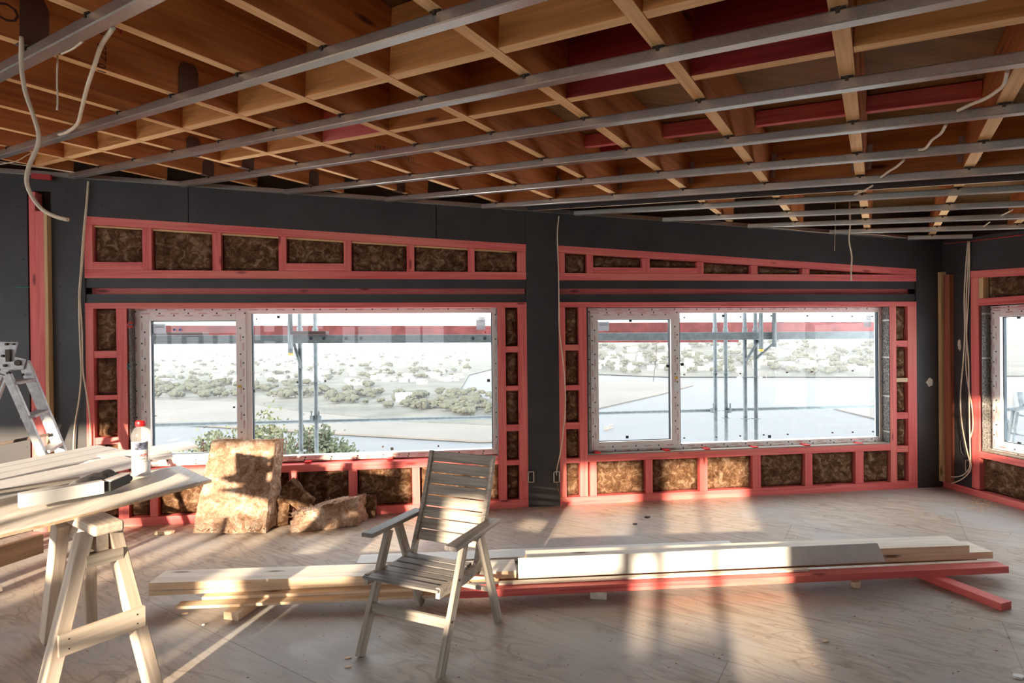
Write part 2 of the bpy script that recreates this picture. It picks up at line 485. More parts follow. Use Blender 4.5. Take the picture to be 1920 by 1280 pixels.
# board filler patches on the corner column
def blob(mb, c, w, h, ax='y', mi=3, seed=1, y=None):
    rnd = random.Random(seed); n = 14; pts = []
    for i in range(n):
        a = 2 * math.pi * i / n; r = .75 + .4 * rnd.random()
        if ax == 'y': pts.append(V((c.x + w * r * math.cos(a), YW - .0015, c.z + h * r * math.sin(a))))
        else: pts.append(V((XR - .0015, c.y + w * r * math.cos(a), c.z + h * r * math.sin(a))))
    mb.prism(pts, (0, .001, 0) if ax == 'y' else (.001, 0, 0), mi)
blob(wb, aY(1743, 716, YW), .042, .045, seed=3)
struct(wb.build('wall_back', [M['sheath'], M['black'], M['pink'], M['plaster']], origin=(0, YW, 0)))

# outer skin of the back wall with window holes
def skin_y(holes, y0, y1, x0, x1, ztop, mat, name):
    mb = MB(); xs = sorted({x0, x1} | {h[0] for h in holes} | {h[1] for h in holes})
    for a, b in zip(xs, xs[1:]):
        hs = sorted([h for h in holes if h[0] <= a + 1e-6 and h[1] >= b - 1e-6], key=lambda h: h[2]); z = 0
        for h in hs:
            if h[2] > z + 1e-6: panel_y(mb, [(a, z), (b, z), (b, h[2]), (a, h[2])], y0, y1)
            z = h[3]
        panel_y(mb, [(a, z), (b, z), (b, ztop(b)), (a, ztop(a))], y0, y1)
    return mb.build(name, mat, origin=((x0 + x1) / 2, y0, 0))
YF = YW + .10                 # inner face of the window frames
def wwin(pl, pr, pyt, pyb, pxr=None):
    a = aY(pl, pyt, YF); b = aY(pr, pyt, YF); c = aY(pr, pyb, YF)
    return a.x, b.x, c.z, a.z
W1 = wwin(251.5, 932.5, 578, 851)
W2 = wwin(1102, 1656, 577.5, 825)
W1 = (W1[0], W1[1], aY(600, 863.0, YF).z, W1[3]); W2 = (W2[0], W2[1], aY(1400, 837, YF).z, W2[3])
struct(skin_y([(W1[0] + .01, W1[1] - .01, W1[2], W1[3]), (W2[0] + .01, W2[1] - .01, W2[2], W2[3])], YW + .15, YW + .19, X0, XR + .2, lambda x: cz(x, YW + .17, .36), M['cavity'], 'wall_outer_back'))

# window reveals lined with speckled membrane
def reveal(name, x0, x1, z0, z1):
    mb = MB()
    mb.box(x0 + .0005, x0 + .005, YW + .004, YW + .15, z0, z1); mb.box(x1 - .006, x1 - .0005, YW + .004, YW + .15, z0, z1)
    mb.box(x0, x1, YW + .004, YW + .15, z0 - .012, z0, 1)
    return struct(mb.build(name, [M['membrane'], M['chipped']]))
J1 = (wx(240.5), wx(933)); J2 = (wx(1100), wx(1668))
ZS = .478   # sill height
reveal('trim_1', J1[0], J1[1], ZS + .003, 1.895)
reveal('trim_2', J2[0], J2[1], ZS + .003, 1.895)

# right wall (x = XR)
wr = MB(); ytop = lambda y: cz(XR, y, .02)
FY1, FY0 = 5.022, 1.9          # framed bay on the right wall
TR = lambda y: 2.225 + (y - FY1) * .0564
panel_x(wr, [(FY1, 0), (YW + .02, 0), (YW + .02, ytop(YW)), (FY1, ytop(FY1))], XR, XR + .02)
panel_x(wr, [(FY0, TR(FY0)), (FY1, TR(FY1)), (FY1, ytop(FY1)), (FY0, ytop(FY0))], XR, XR + .02)
panel_x(wr, [(Y0, 0), (FY0, 0), (FY0, ytop(FY0)), (Y0, ytop(Y0))], XR, XR + .02)
for px_, py_ in [(1800, 512), (1792, 623), (1792, 802), (1793, 892), (1800, 560), (1850, 466), (1850, 488)]:
    p = aX(px_, py_, XR); n = 10
    wr.prism([V((XR - .002, p.y + .008 * math.cos(2 * math.pi * i / n), p.z + .008 * math.sin(2 * math.pi * i / n))) for i in range(n)], (.003, 0, 0), 1)
blob(wr, aX(1799, 647, XR), .02, .055, 'x', 2, 5)
struct(wr.build('wall_right', [M['sheath'], M['black'], M['plaster']], origin=(XR, 2, 0)))
XF = XR + .10
W3 = (aX(1856, 574, XF).y, 2.3, aX(1856, 844, XF).z, aX(1856, 574, XF).z)   # y1(far), y0(near), z0, z1
wo = MB(); xs_, xe_ = XR + .15, XR + .19; zt = lambda y: cz(XR, y, .36)
panel_x(wo, [(W3[0], 0), (YW + .2, 0), (YW + .2, zt(YW)), (W3[0], zt(W3[0]))], xs_, xe_)
panel_x(wo, [(W3[1], 0), (W3[0], 0), (W3[0], W3[2]), (W3[1], W3[2])], xs_, xe_)
panel_x(wo, [(W3[1], W3[3]), (W3[0], W3[3]), (W3[0], zt(W3[0])), (W3[1], zt(W3[1]))], xs_, xe_)
panel_x(wo, [(Y0 - .2, 0), (W3[1], 0), (W3[1], zt(W3[1])), (Y0 - .2, zt(Y0))], xs_, xe_)
struct(wo.build('wall_outer_right', M['cavity'], origin=(XR + .17, 2, 0)))
mb = MB(); yj = aX(1840, 700, XR).y
mb.box(XR + .004, XR + .15, yj - .006, yj - .001, .47, 1.875); mb.box(XR + .004, XR + .15, FY0 + .2, yj, .458, .47, 1)
struct(mb.build('trim_3', [M['membrane'], M['chipped']]))

# left side: low upstand and posts, otherwise open to the daylight
lw = MB(); lw.box(X0 - .1, X0, Y0, YW, 0, .6); ztl = cz(X0, Y0, .36)
lw.box(X0 - .1, X0, Y0, YW, 2.1, ztl + .3)
for y in ((Y0, Y0 + .8), (1.6, 2.4), (4.3, YW)): lw.box(X0 - .1, X0, y[0], y[1], .6, 2.1)
struct(lw.build('wall_left', M['sheath'], origin=(X0, 2, 0)))

# unseen rear wall behind the viewpoint; openings shaped to throw the sun patches
def ref(px_z):  # a lit point carried back along the sunbeam to the rear wall
    return px_z.x - (px_z.y - Y0) * math.tan(SUN_AZ), px_z.z + (px_z.y - Y0) / math.cos(SUN_AZ) * SUN_TAN
rh = [(-6.75, -5.50, 1.95, 2.60), (-6.75, -6.2, 1.25, 1.86), (-6.1, -5.50, 1.25, 1.80),
      (-5.44, -4.02, 1.78, 2.42), (-5.44, -5.22, 1.40, 1.74), (-5.14, -4.90, 1.36, 1.70), (-4.82, -4.62, 1.42, 1.74), (-4.54, -4.30, 1.50, 1.74), (-4.24, -4.04, 1.56, 1.74),
      (-3.95, -3.68, 1.62, 2.46), (-3.62, -3.40, 1.24, 1.60), (-3.62, -3.40, 1.80, 2.46), (-3.36, -3.315, 1.10, 1.36),
      (-3.24, -3.05, 1.08, 1.38), (-3.24, -2.72, 1.44, 2.22), (-2.60, -2.42, 1.85, 2.22),
      (-2.02, -1.76, 1.30, 1.90), (-1.70, -1.00, 1.40, 2.11), (-.90, -.76, 1.10, 1.50),
      (-.70, -.385, 1.12, 2.11), (-.335, .12, 1.02, 2.11), (2.43, 2.82, 2.04, 2.66)]
struct(skin_y(rh, Y0 - .04, Y0, X0, XR + .2, lambda x: cz(x, Y0, .36), M['sheath'], 'wall_rear_sun_mask'))

# ceiling deck, clipped to the room plan
def clip_room(u=None, v=None):
    """range of the free parameter for which the ceiling point lies inside the room plan"""
    lo, hi = -12.0, 12.0
    P, D = (UV(u, 0), Fv) if u is not None else (UV(0, v), Bv)
    for ax, a, b in ((0, X0, XR), (1, Y0, YW)):
        t0, t1 = (a - P[ax]) / D[ax], (b - P[ax]) / D[ax]
        lo = max(lo, min(t0, t1)); hi = min(hi, max(t0, t1))
    return lo, hi
dk = MB(); e = .25
c4 = [(X0 - e, Y0 - e), (XR + e, Y0 - e), (XR + e, YW + e), (X0 - e, YW + e)]
O1 = .345 / Nv.z
dk.hexa([V((x, y, cz(x, y, O1))) for x, y in c4] + [V((x, y, cz(x, y, O1 + .04))) for x, y in c4])
ceil_o = dk.build('ceiling', M['deck'], origin=(0, 0, cz(0, 0, O1)))
ceil_o.rotation_euler = (0, 0, 0)
struct(ceil_o)

# ============================================================ CEILING TIMBERS
RB, RT = .05, .342           # rafter bottom / top above the batten plane
ords = ['first', 'second', 'third', 'fourth', 'fifth', 'sixth', 'seventh', 'eighth', 'ninth', 'tenth', 'eleventh', 'twelfth', 'thirteenth', 'fourteenth', 'fifteenth', 'sixteenth', 'seventeenth', 'eighteenth']
raf_u = [3.583] + [3.029 - .5705 * i for i in range(12)]
EDGE = [1, 1, 0, 0, 0, 0]
for i, u in enumerate(raf_u):
    lo, hi = clip_room(u=u)
    lo += .05; hi = min(hi - .03, -.005)
    if hi - lo < .3: continue
    beam('rafter', UV(u, lo, (RB + RT) / 2), UV(u, hi, (RB + RT) / 2), .056, RT - RB, [M['rafter'], M['rafter_edge']], None, Nv, .002, EDGE)
    o = COL.objects[-1]
    tag(o, 'deep brown laminated rafter with pale bottom edge, %s from the right-hand end of the ceiling' % ords[i], 'rafter', 'long ceiling rafters')
    # stamp lettering on a few rafter faces
raf_u2 = [4.15] + raf_u
for i, u in enumerate([4.72, 4.15] + raf_u[:4]):
    lo, hi = clip_room(u=u)
    lo = max(lo + .05, .30); hi = hi - .03
    if hi - lo < .15: continue
    beam('rafter', UV(u, lo, (RB + RT) / 2), UV(u, hi, (RB + RT) / 2), .056, RT - RB, [M['rafter'], M['rafter_edge']], None, Nv, .002, EDGE)
    tag(COL.objects[-1], 'short dark rafter beyond the dark ceiling beam, %s from the right wall' % ords[i], 'rafter', 'short rafters beyond the dark beam')
# right-hand partner rafters near the right wall
lo, hi = clip_room(u=4.15)
beam('rafter', UV(4.15, max(lo + .05, -4), (RB + RT) / 2), UV(4.15, min(hi - .03, -.005), (RB + RT) / 2), .056, RT - RB, [M['rafter'], M['rafter_edge']], None, Nv, .002, EDGE)
tag(COL.objects[-1], 'brown laminated rafter closest to the right wall', 'rafter', 'long ceiling rafters')

# header beam and dark-faced beam under it
lo, hi = clip_room(v=.04)
o = beam('header_beam', UV(max(lo, .05) + .03, .04, .195), UV(hi - .03, .04, .195), .045, .29, [M['orange'], M['rafter_edge']], None, Nv, .002, EDGE)
tag(o, 'orange laminated header beam carrying the rafter ends, with handwritten black letters', 'beam')
mbt = MB()
for s, u, sz in (('JORDAN  H1', 2.80, .085), ('TECBURY', 2.14, .05), ('TECBURY', 1.60, .05), ('JORDAN', 1.05, .05)):
    add_text(mbt, s, basis(UV(u, .0165, .17), Bv, -Nv), sz)
mbt.build('stencil', M['brown_ink'], o)
for i, u in enumerate(raf_u[:7]):
    hb = MB()
    for s in (-1, 1):
        c = UV(u + s * .042, .012, .17); Mx = basis(c, Bv, Fv)
        hb.obox(Mx, .030, .004, .16)
    if u > .35:
        h = hb.build('joist_hanger', M['galv'])
        tag(h, 'grey steel joist hanger holding the end of the %s long rafter from the right' % ords[i], 'hanger', 'joist hangers on the header beam')
lo, hi = clip_room(v=.26)
o = beam('ceiling_beam', UV(lo + .03, .26, .17), UV(hi - .03, .26, .17), .016, .32, [M['sheath'], M['pine']], None, Nv, .001, [1, 1, 0, 0, 0, 0])
tag(o, 'dark-faced beam with a pale bottom edge running under the rafter ends', 'beam')

# blocking rows between the rafters
def block(i, v, mat, lab, rt=RT):
    ua, ub = raf_u[i + 1] + .029, raf_u[i] - .029
    p0, p1 = UV(ua, v, (RB + rt) / 2), UV(ub, v, (RB + rt) / 2)
    if p0.x < X0 + .1 or p0.y > YW - .05 or p1.y > YW - .05: return
    beam('blocking', p0, p1, .052, rt - RB - .004, [mat, M['rafter_edge']], None, Nv, .002, EDGE)
    tag(COL.objects[-1], lab, 'blocking', 'blocking between the rafters')
for i in range(0, 12):
    block(i, -2.53, M['block'], 'warm brown timber block of the nearer cross row, %s bay from the right' % ords[i])
mats2 = [M['block'], M['red_ply'], M['red_ply'], M['orange'], M['orange'], M['pink'], M['block'], M['block']]
nm2 = ['warm brown', 'deep red', 'deep red', 'orange-brown', 'orange-brown', 'pink', 'brown', 'brown']
for i in range(0, 8):
    block(i, -1.97, mats2[i], '%s timber block of the farther cross row, %s bay from the right' % (nm2[i], ords[i]))
block(0, -3.9, M['block'], 'brown timber block overhead nearest the viewpoint')
# thin pink purlins tight under the deck
for i in range(0, 4):
    ua, ub = raf_u[i + 1] + .029, raf_u[i] - .029
    beam('purlin', UV(ua, -.62, RT - .045), UV(ub, -.62, RT - .045), .045, .085, M['pink'], None, Nv)
    tag(COL.objects[-1], 'thin pink strip tight under the roof deck, %s bay from the right' % ords[i], 'purlin', 'pink strips under the roof deck')
for k, (i, v) in enumerate(((6, -3.05), (3, -.35))):
    ua, ub = raf_u[i + 1] + .029, raf_u[i] - .029
    beam('purlin', UV(ua, v, RT - .03), UV(ub, v, RT - .03), .045, .06, M['red_ply'], None, Nv)
    tag(COL.objects[-1], ['small red strip under the deck above the second steel batten', 'small red strip deep between rafters in the middle of the ceiling'][k], 'purlin')
# dark splice plates and printed stamps on the rafter faces
rafs = [o for o in COL.objects if o.name.split('.')[0] == 'rafter']
def near_rafter(px_, py_):
    p_ = hit(px_, py_, UV(0, 0, RB), Nv); u = (p_ - PC).dot(Bv); v = (p_ - PC).dot(Fv)
    k = min(range(len(raf_u)), key=lambda i: abs(raf_u[i] - u)); uu = raf_u[k]
    root = min(rafs, key=lambda o: abs((wmat(o).translation - PC).dot(Bv) - uu) + (10 if (wmat(o).translation - PC).dot(Fv) > .2 else 0))
    return uu, v, root
for px_, py_, h_ in ((343, 186, .17), (62, 88, .20), (347, 292, .12), (408, 325, .12), (478, 313, .12), (601, 345, .12), (785, 355, .12)):
    u, v, root = near_rafter(px_, py_)
    prof = [(-.048, 0), (.048, 0), (.048, h_ * .8), (.03, h_), (-.03, h_), (-.048, h_ * .8)]
    mb = MB(); mb.prism([UV(u + .0285, v + a, RB - .001 + b) for a, b in prof], Bv * .003); mb.hexa([UV(u + sx * .032, v + sy * .048, RB - .004 + k_ * .0035) for k_ in (0, 1) for sx, sy in ((-1, -1), (1, -1), (1, 1), (-1, 1))])
    mb.build('splice_plate', M['plate_dark'], root)
for px_, py_, s_t, sz, ofs, flip in ((190, 130, '10.225  17:3', .05, .10, 0), (215, 118, 'T-FAN', .06, .2, 1), (640, 275, 'INDUSTRIES', .045, .12, 2), (745, 312, 'LUMBER  TECHLAM', .045, .10, 2), (1230, 140, 'KP  LUMBER', .05, .20, 2), (1262, 190, 'LVL  BEE', .05, .18, 2), (15, 95, 'OC', .10, .10, 2)):
    u, v, root = near_rafter(px_, py_)
    mb = MB(); xa, ya_ = (Fv, Nv) if flip < 2 else (-Fv, -Nv)
    if flip == 0: xa, ya_ = Nv, -Fv
    c_ = UV(u + .0292, v, RB + ofs); B_ = basis(c_, xa, ya_)
    add_text(mb, s_t, B_, sz); mb.build('stamp', M['brown_ink'] if flip != 1 else M['red_ink'], root)

# steel ceiling battens (top hats) with their clips
def batten_mesh(L):
    mb = MB(); w, h, t = .026, .042, .0022
    prof = [(-w * .8, 0), (w * .8, 0), (w, .004), (w, h - .005), (w - .002, h), (w - .012, h), (w - .012, h - t), (w - t - .002, h - t), (w - t, h - .007), (w - t, .004 + t), (w * .8 - t, t),
            (-w * .8 + t, t), (-w + t, .004 + t), (-w + t, h - .007), (-w + t + .002, h - t), (-w + .012, h - t), (-w + .012, h), (-w + .002, h), (-w, h - .005), (-w, .004)]
    mb.prism([V((-L / 2, y, z)) for y, z in prof], (L, 0, 0)); return mb
vb = [-.01 + .57 * k for k in range(-8, 6)]
clip_me = None
cnt = 0
def batlabel(k):
    k2 = k
    return ['nearest the viewpoint', 'second', 'third', 'fourth', 'fifth', 'sixth', 'seventh', 'eighth', 'ninth', 'tenth', 'eleventh', 'twelfth', 'thirteenth', 'fourteenth'][k2]
for k, v in enumerate(vb):
    lo, hi = clip_room(v=v); lo += .02; hi -= .02
    if k < 2: lo = max(lo, -1.0)
    if hi - lo < .3: continue
    Mx = Matrix((Bv, Fv, Nv)).transposed().to_4x4(); Mx.translation = UV((lo + hi) / 2, v, 0)
    o = batten_mesh(hi - lo).build('ceiling_batten', M['galv'], None, 0, M=Mx)
    tag(o, 'galvanised steel ceiling batten, %s row from overhead towards the far corner' % (ords[k]), 'batten', 'steel ceiling battens')
    for u in (raf_u + [4.15] if v < 0 else [4.72, 4.15] + raf_u[:4]):
        if not (lo + .05 < u < hi - .05): continue
        if clip_me is None:
            cm = MB(); cm.box(-.021, .021, -.027, .027, .043, .0495)
            cm.box(-.006, .006, -.031, -.026, .030, .049)
            c = cm.build('clip', M['steel_dark'], o, M=Mx @ Matrix.Translation((u - (lo + hi) / 2, 0, 0))); clip_me = c.data
        else:
            c = bpy.data.objects.new('clip', clip_me); COL.objects.link(c); place(c, Mx @ Matrix.Translation((u - (lo + hi) / 2, 0, 0)), o)
# steel angle along the top of the back wall and its thin pale edge
x0_, x1_ = -4.2, 4.9
mb = MB(); mb.bar(V((x0_, YW - .018, cz(x0_, YW, .012))), V((x1_, YW - .018, cz(x1_, YW, .012))), .034, .003)
mb.bar(V((x0_, YW - .003, cz(x0_, YW, .03))), V((x1_, YW - .003, cz(x1_, YW, .03))), .004, .04)
tag(mb.build('perimeter_channel', M['galv']), 'galvanised steel angle along the top of the dark back wall', 'channel')
a, b = aY(68, 333, YW), aY(104, 336, YW)
o = beam('packer', V((a.x, YW - .05, a.z + .0)), V((b.x, YW - .05, b.z)), .03, .045, M['red_ply'])
tag(o, 'short red timber block at the top left of the back wall', 'block')

# ============================================================ WALL FRAMES
def stud_y(px0, px1, pym0, pym1, par, z0=None, z1=None, name='stud', mat='pink', dep=.09, y=YW - .003):
    xa, xb = wx(px0), wx(px1); xm = (xa + xb) / 2
    za = z0 if z0 is not None else wz((px0 + px1) / 2, pym1); zb = z1 if z1 is not None else wz((px0 + px1) / 2, pym0)
    return beam(name, V((xm, y + dep / 2, za)), V((xm, y + dep / 2, zb)), xb - xa, dep, M[mat], par, (0, -1, 0))
def plate_y(x0, x1, z0, z1, par, name='plate', dep=.09, z0b=None, z1b=None, mat='pink', y=YW - .0035):
    zc0 = (z0 + z1) / 2; zc1 = zc0 if z0b is None else (z0b + z1b) / 2
    return beam(name, V((x0, y + dep / 2, zc0)), V((x1, y + dep / 2, zc1)), dep, z1 - z0, M[mat], par)

def insul(x0, x1, z0, z1, lab, grp, ax='y', z1b=None, depth=.030, mat='wool', seed=0):
    """fibre batt filling one bay; ax tells which wall"""
    nx = max(4, int((x1 - x0) / .02)); nz = max(3, int((z1 - z0) / .02)); nx = min(nx, 30); nz = min(nz, 30)
    mb = MB(); rnd = random.Random(seed); off = V((rnd.random() * 50, rnd.random() * 50, rnd.random() * 50))
    z1b = z1 if z1b is None else z1b
    for j in range(nz + 1):
        for i in range(nx + 1):
            s, t = i / nx, j / nz; x = x0 + (x1 - x0) * s; zt_ = z1 + (z1b - z1) * s; z = z0 + (zt_ - z0) * t
            e = min(s, 1 - s) * (x1 - x0); e2 = min(t, 1 - t) * (zt_ - z0); edge = min(1, min(e, e2) / .035)
            n = noise.fractal(V((x * 9, z * 9, 0)) + off, 1.0, 2.0, 4) * .022
            dd = depth + .03 * (1 - edge) ** 2 + n * edge - .012 * edge
            mb.v.append(V((x, YW + dd, z)) if ax == 'y' else V((XR + dd, x, z)))
    for j in range(nz):
        for i in range(nx):
            q = [j * (nx + 1) + i, j * (nx + 1) + i + 1, (j + 1) * (nx + 1) + i + 1, (j + 1) * (nx + 1) + i]
            mb.face(q if ax == 'y' else q[::-1], 0, True)
    b = len(mb.v)
    # sides and back
    ring = [i for i in range(nx + 1)] + [j * (nx + 1) + nx for j in range(1, nz + 1)] + [nz * (nx + 1) + i for i in range(nx - 1, -1, -1)] + [j * (nx + 1) for j in range(nz - 1, 0, -1)]
    for r_ in ring:
        p = mb.v[r_].copy()
        if ax == 'y': p.y = YW + .14
        else: p.x = XR + .14
        mb.v.append(p)
    L = len(ring)
    for k in range(L):
        k2 = (k + 1) % L
        mb.face([ring[k2], ring[k], b + k, b + k2], 0)
    mb.face([b + k for k in range(L)])
    o = mb.build('insulation_batt', M[mat])
    return tag(o, lab, 'insulation', grp)

G_A = 'wool batts above the left window'; G_C = 'wool batts above the right window'
# --- frame above the left window
fr = thing('framing_panel', ((A0 + A1) / 2, YW, 2.1), 'pink timber frame with sloping top above the left window', 'frame')
plate_y(A0, A1, 2.161 - .0, 2.161 + .07, fr, 'bottom_plate')
plate_y(A0, A1, TA(A0) - .068, TA(A0), fr, 'top_plate', z0b=TA(A1) - .068, z1b=TA(A1))
stA = [(160, 175.5), (269, 286), (400, 416), (524, 538), (646, 660), (764, 778), (878.5, 891), (971, 987)]
for a, b in stA:
    xm = (wx(a) + wx(b)) / 2; stud_y(a, b, 0, 0, fr, 2.2325, TA(xm) - .07)
for k, (a, b) in enumerate(zip(stA, stA[1:])):
    x0, x1 = wx(a[1]) + .001, wx(b[0]) - .001; zb = 2.2325
    if k in (0, 3):
        plate_y(x0, x1, 2.2325, 2.30, fr, 'nogging'); zb = 2.302
    insul(x0, x1, zb, TA(x0) - .07, 'dark brown wool batt above the left window, %s bay from the left' % ords[k], G_A, z1b=TA(x1) - .07, seed=10 + k)
    # timber lining strip at top of bay
    beam('lining', V((x0, YW + .05, TA(x0) - .078)), V((x1, YW + .05, TA(x1) - .078)), .06, .016, M['yellow'], fr)
# --- frame above the right window
fr = thing('framing_panel', ((C0 + C1) / 2, YW, 2.1), 'pink timber frame tapering to a point above the right window', 'frame')
plate_y(C0, C1, 2.161 - .005, 2.161 + .062, fr, 'bottom_plate')
plate_y(C0, C1, TC(C0) - .066, TC(C0), fr, 'top_plate', z0b=TC(C1) - .066 + .004, z1b=TC(C1) + .004)
stC = [(1047, 1060), (1101, 1113), (1205, 1219), (1308, 1320), (1409, 1421), (1505, 1518)]
for a, b in stC:
    xm = (wx(a) + wx(b)) / 2; stud_y(a, b, 0, 0, fr, 2.2245, TC(xm) - .068)
for k, (a, b) in enumerate(zip(stC, stC[1:] + [(1640, 1641)])):
    x0, x1 = wx(a[1]) + .001, wx(b[0]) - .001; zb = 2.2245
    if k in (1, 2):
        plate_y(x0, x1, 2.2245, 2.28, fr, 'nogging'); zb = 2.282
    insul(x0, x1, zb, TC(x0) - .068, 'dark brown wool batt above the right window, %s bay from the left' % ords[k], G_C, z1b=max(zb + .01, TC(x1) - .068), seed=30 + k)

def opening_frame(ax, X0_, X1_, jl, jr, noL, noR, belowst, lab, side, sill_z, Wz):
    """big frame round a window on the back wall.  jl/jr: (outer stud px, inner stud px)"""
    fr = thing('framing_panel', ((X0_ + X1_) / 2, YW, 0), lab, 'frame')
    plate_y(X0_, X1_, 1.897, 1.945, fr, 'header', y=YW - .004)
    plate_y(X0_, X1_, .0, .075, fr, 'bottom_plate', y=YW - .004)
    for a, b in (jl[0], jl[1], jr[0], jr[1]):
        stud_y(a, b, 0, 0, fr, .0765, 1.8955)
    xl, xr = wx(jl[1][1]), wx(jr[0][0])
    plate_y(xl + .001, xr - .001, sill_z - .065, sill_z, fr, 'sill_plate', dep=.145)
    for k, (a, b) in enumerate(belowst):
        stud_y(a, b, 0, 0, fr, .0765, sill_z - .0665, dep=.09)
    for jamb, nos, nm in ((jl, noL, 'left'), (jr, noR, 'right')):
        x0, x1 = wx(jamb[0][1]) + .001, wx(jamb[1][0]) - .001
        zs = [.0765]
        for (ya, yb, mt) in nos:
            pm = (jamb[0][1] + jamb[1][0]) / 2
            z1, z0 = wz(pm, ya), wz(pm, yb)
            plate_y(x0, x1, z0, z1, fr, 'nogging', mat=mt, dep=.09, y=YW + .0); zs += [z0, z1]
        zs.append(1.8955); zs = sorted(zs)
        kk = 0
        for z0, z1 in zip(zs[::2], zs[1::2]):
            insul(x0, x1, z0 + .001, z1 - .001, 'brown wool in the %s jamb of the %s window, %s pocket up' % (nm, side, ords[kk]),
                  'wool batts in the %s jamb of the %s window' % (nm, side), seed=hash((nm, side == 'left', kk)) % 1000 if False else kk + 50 + (7 if nm == 'left' else 0) + (20 if side == 'left' else 0)); kk += 1
    edges = [(jl[1][1], None)] + list(belowst) + [(None, jr[0][0])]
    pts = [jl[1][1]]
    for a, b in belowst: pts += [a, b]
    pts.append(jr[0][0]); kk = 0
    for a, b in zip(pts[::2], pts[1::2]):
        if wx(b) - wx(a) < .06: continue
        insul(wx(a) + .001, wx(b) - .001, .0765, sill_z - .067, 'brown wool batt under the %s window, %s bay from the left' % (side, ords[kk]), 'wool batts under the %s window' % side, seed=80 + kk + (20 if side == 'left' else 0)); kk += 1
    return fr
f1 = opening_frame('y', A0, A1, ((160, 175), (218, 237.5)), ((932.5, 947.5), (971, 987.5)),
    [(657.5, 671, 'pink'), (740.5, 749.5, 'pink'), (820, 833, 'pink')], [(649, 660.5, 'pink'), (723, 732.5, 'pink'), (796, 808, 'pink'), (863, 872, 'pink')],
    [(277, 292), (405, 420), (538, 553), (650, 666), (769.5, 784)], 'pink timber frame around the left window', 'left', ZS + .004, W1)
f2 = opening_frame('y', C0, C1, ((1047, 1059.5), (1085, 1099.5)), ((1668, 1680), (1701.5, 1718)),
    [(646, 657, 'pink'), (722, 731.5, 'pink'), (792, 804, 'pink'), (859, 868, 'pink')], [(638, 650, 'pink'), (708.5, 716, 'pine'), (773, 785, 'pink'), (836, 847.5, 'pink')],
    [(1104, 1116), (1208, 1221), (1310, 1324), (1409, 1424), (1507, 1521), (1602, 1617)], 'pink timber frame around the right window', 'right', ZS - .008, W2)
# --- frame on the right wall
fr = thing('framing_panel', (XR, (FY0 + FY1) / 2, 0), 'pink timber frame around the window in the right-hand wall', 'frame')
def bx(y0, y1, z0, z1, name, mat='pink', dep=.09, zz=None):
    if y1 - y0 > z1 - z0:
        dz = 0 if zz is None else zz
        return beam(name, V((XR - .004 + dep / 2, y0, (z0 + z1) / 2 + dz)), V((XR - .004 + dep / 2, y1, (z0 + z1) / 2)), dep, z1 - z0, M[mat], fr)
    return beam(name, V((XR - .003 + dep / 2, (y0 + y1) / 2, z0)), V((XR - .003 + dep / 2, (y0 + y1) / 2, z1)), y1 - y0, dep, M[mat], fr, (-1, 0, 0))
ya = aX(1836, 700, XR).y
bx(FY0, FY1, TR(FY1) - .07, TR(FY1), 'top_plate', zz=-(FY1 - FY0) * .0564)
bx(FY0, ya, 1.878, 1.945, 'header')
bx(ya, FY1 - .004, .0765, TR(FY1) - .073, 'stud')
bx(FY0, ya - .001, .39, .452, 'sill_plate', dep=.145)
for y in (4.25, 3.65, 3.05, 2.45): bx(y - .04, y + .04, .0765, .389, 'stud')
bx(ya - .05, ya - .0015, 1.947, TR(ya) - .073, 'cripple_stud', 'yellow', .06)
yy = [ya - .002, 4.29, 4.21, 3.69, 3.61, 3.09, 3.01, 2.49, 2.41, FY0 + .05]
for k, (a, b) in enumerate(zip(yy[::2], yy[1::2])):
    insul(b + .001, a - .001, .0765, .388, 'brown wool batt under the right wall window, %s bay from the corner' % ords[k], 'wool batts in the right wall', 'x', seed=120 + k)
insul(3.6, ya - .055, 1.947, TR(3.6) - .072, 'dark brown wool batt above the right wall window', 'wool batts in the right wall', 'x', z1b=TR(ya) - .072, seed=131)
# bottom plate running to the corner
o = beam('floor_plate', V((XR - .006 + .04, FY0, .0325)), V((XR - .006 + .04, YW - .002, .0325)), .09, .065, M['pink'])
tag(o, 'dark pink plate along the floor at the foot of the right wall', 'plate')
# corner stud pair
o = thing('corner_stud', (XR, 5.27, .066), 'tall brown stud with a yellow side at the corner of the right wall', 'stud')
beam('stud_face', V((XR - .0225, 5.245, .0665)), V((XR - .0225, 5.245, 2.215)), .07, .045, M['corner'], o, (-1, 0, 0))
beam('stud_side', V((XR - .03, 5.313, .0665)), V((XR - .03, 5.313, 2.25)), .04, .06, M['yellow'], o, (-1, 0, 0))
# two studs at far left
xa, xb = wx(59), wx(71); 
o = beam('wall_stud', V(((xa + xb) / 2, YW + .03, 0.001)), V(((xa + xb) / 2, YW + .03, wz(65, 360))), xb - xa, .09, M['pink'], None, (0, -1, 0))
tag(o, 'narrow tall pink stud at the far left of the back wall', 'stud')
xa, xb = wx(76), wx(92.5)
o = thing('wall_stud', ((xa + xb) / 2, YW, 0), 'wide pink stud with a yellow side, second from the left edge', 'stud')
beam('stud_face', V(((xa + xb) / 2, YW + .0, 0.001)), V(((xa + xb) / 2, YW + .0, wz(80, 398))), xb - xa - .002, .10, M['pink'], o, (0, -1, 0))
beam('stud_side', V((xb + .013, YW - .01, 0.001)), V((xb + .013, YW - .01, wz(80, 401))), .025, .09, M['yellow'], o, (0, -1, 0))
insul(wx(71) + .002, wx(74) - .002, .01, 2.2, 'thin strip of wool showing between the two studs at the far left', 'wool in the far left slot', seed=3, depth=.06)

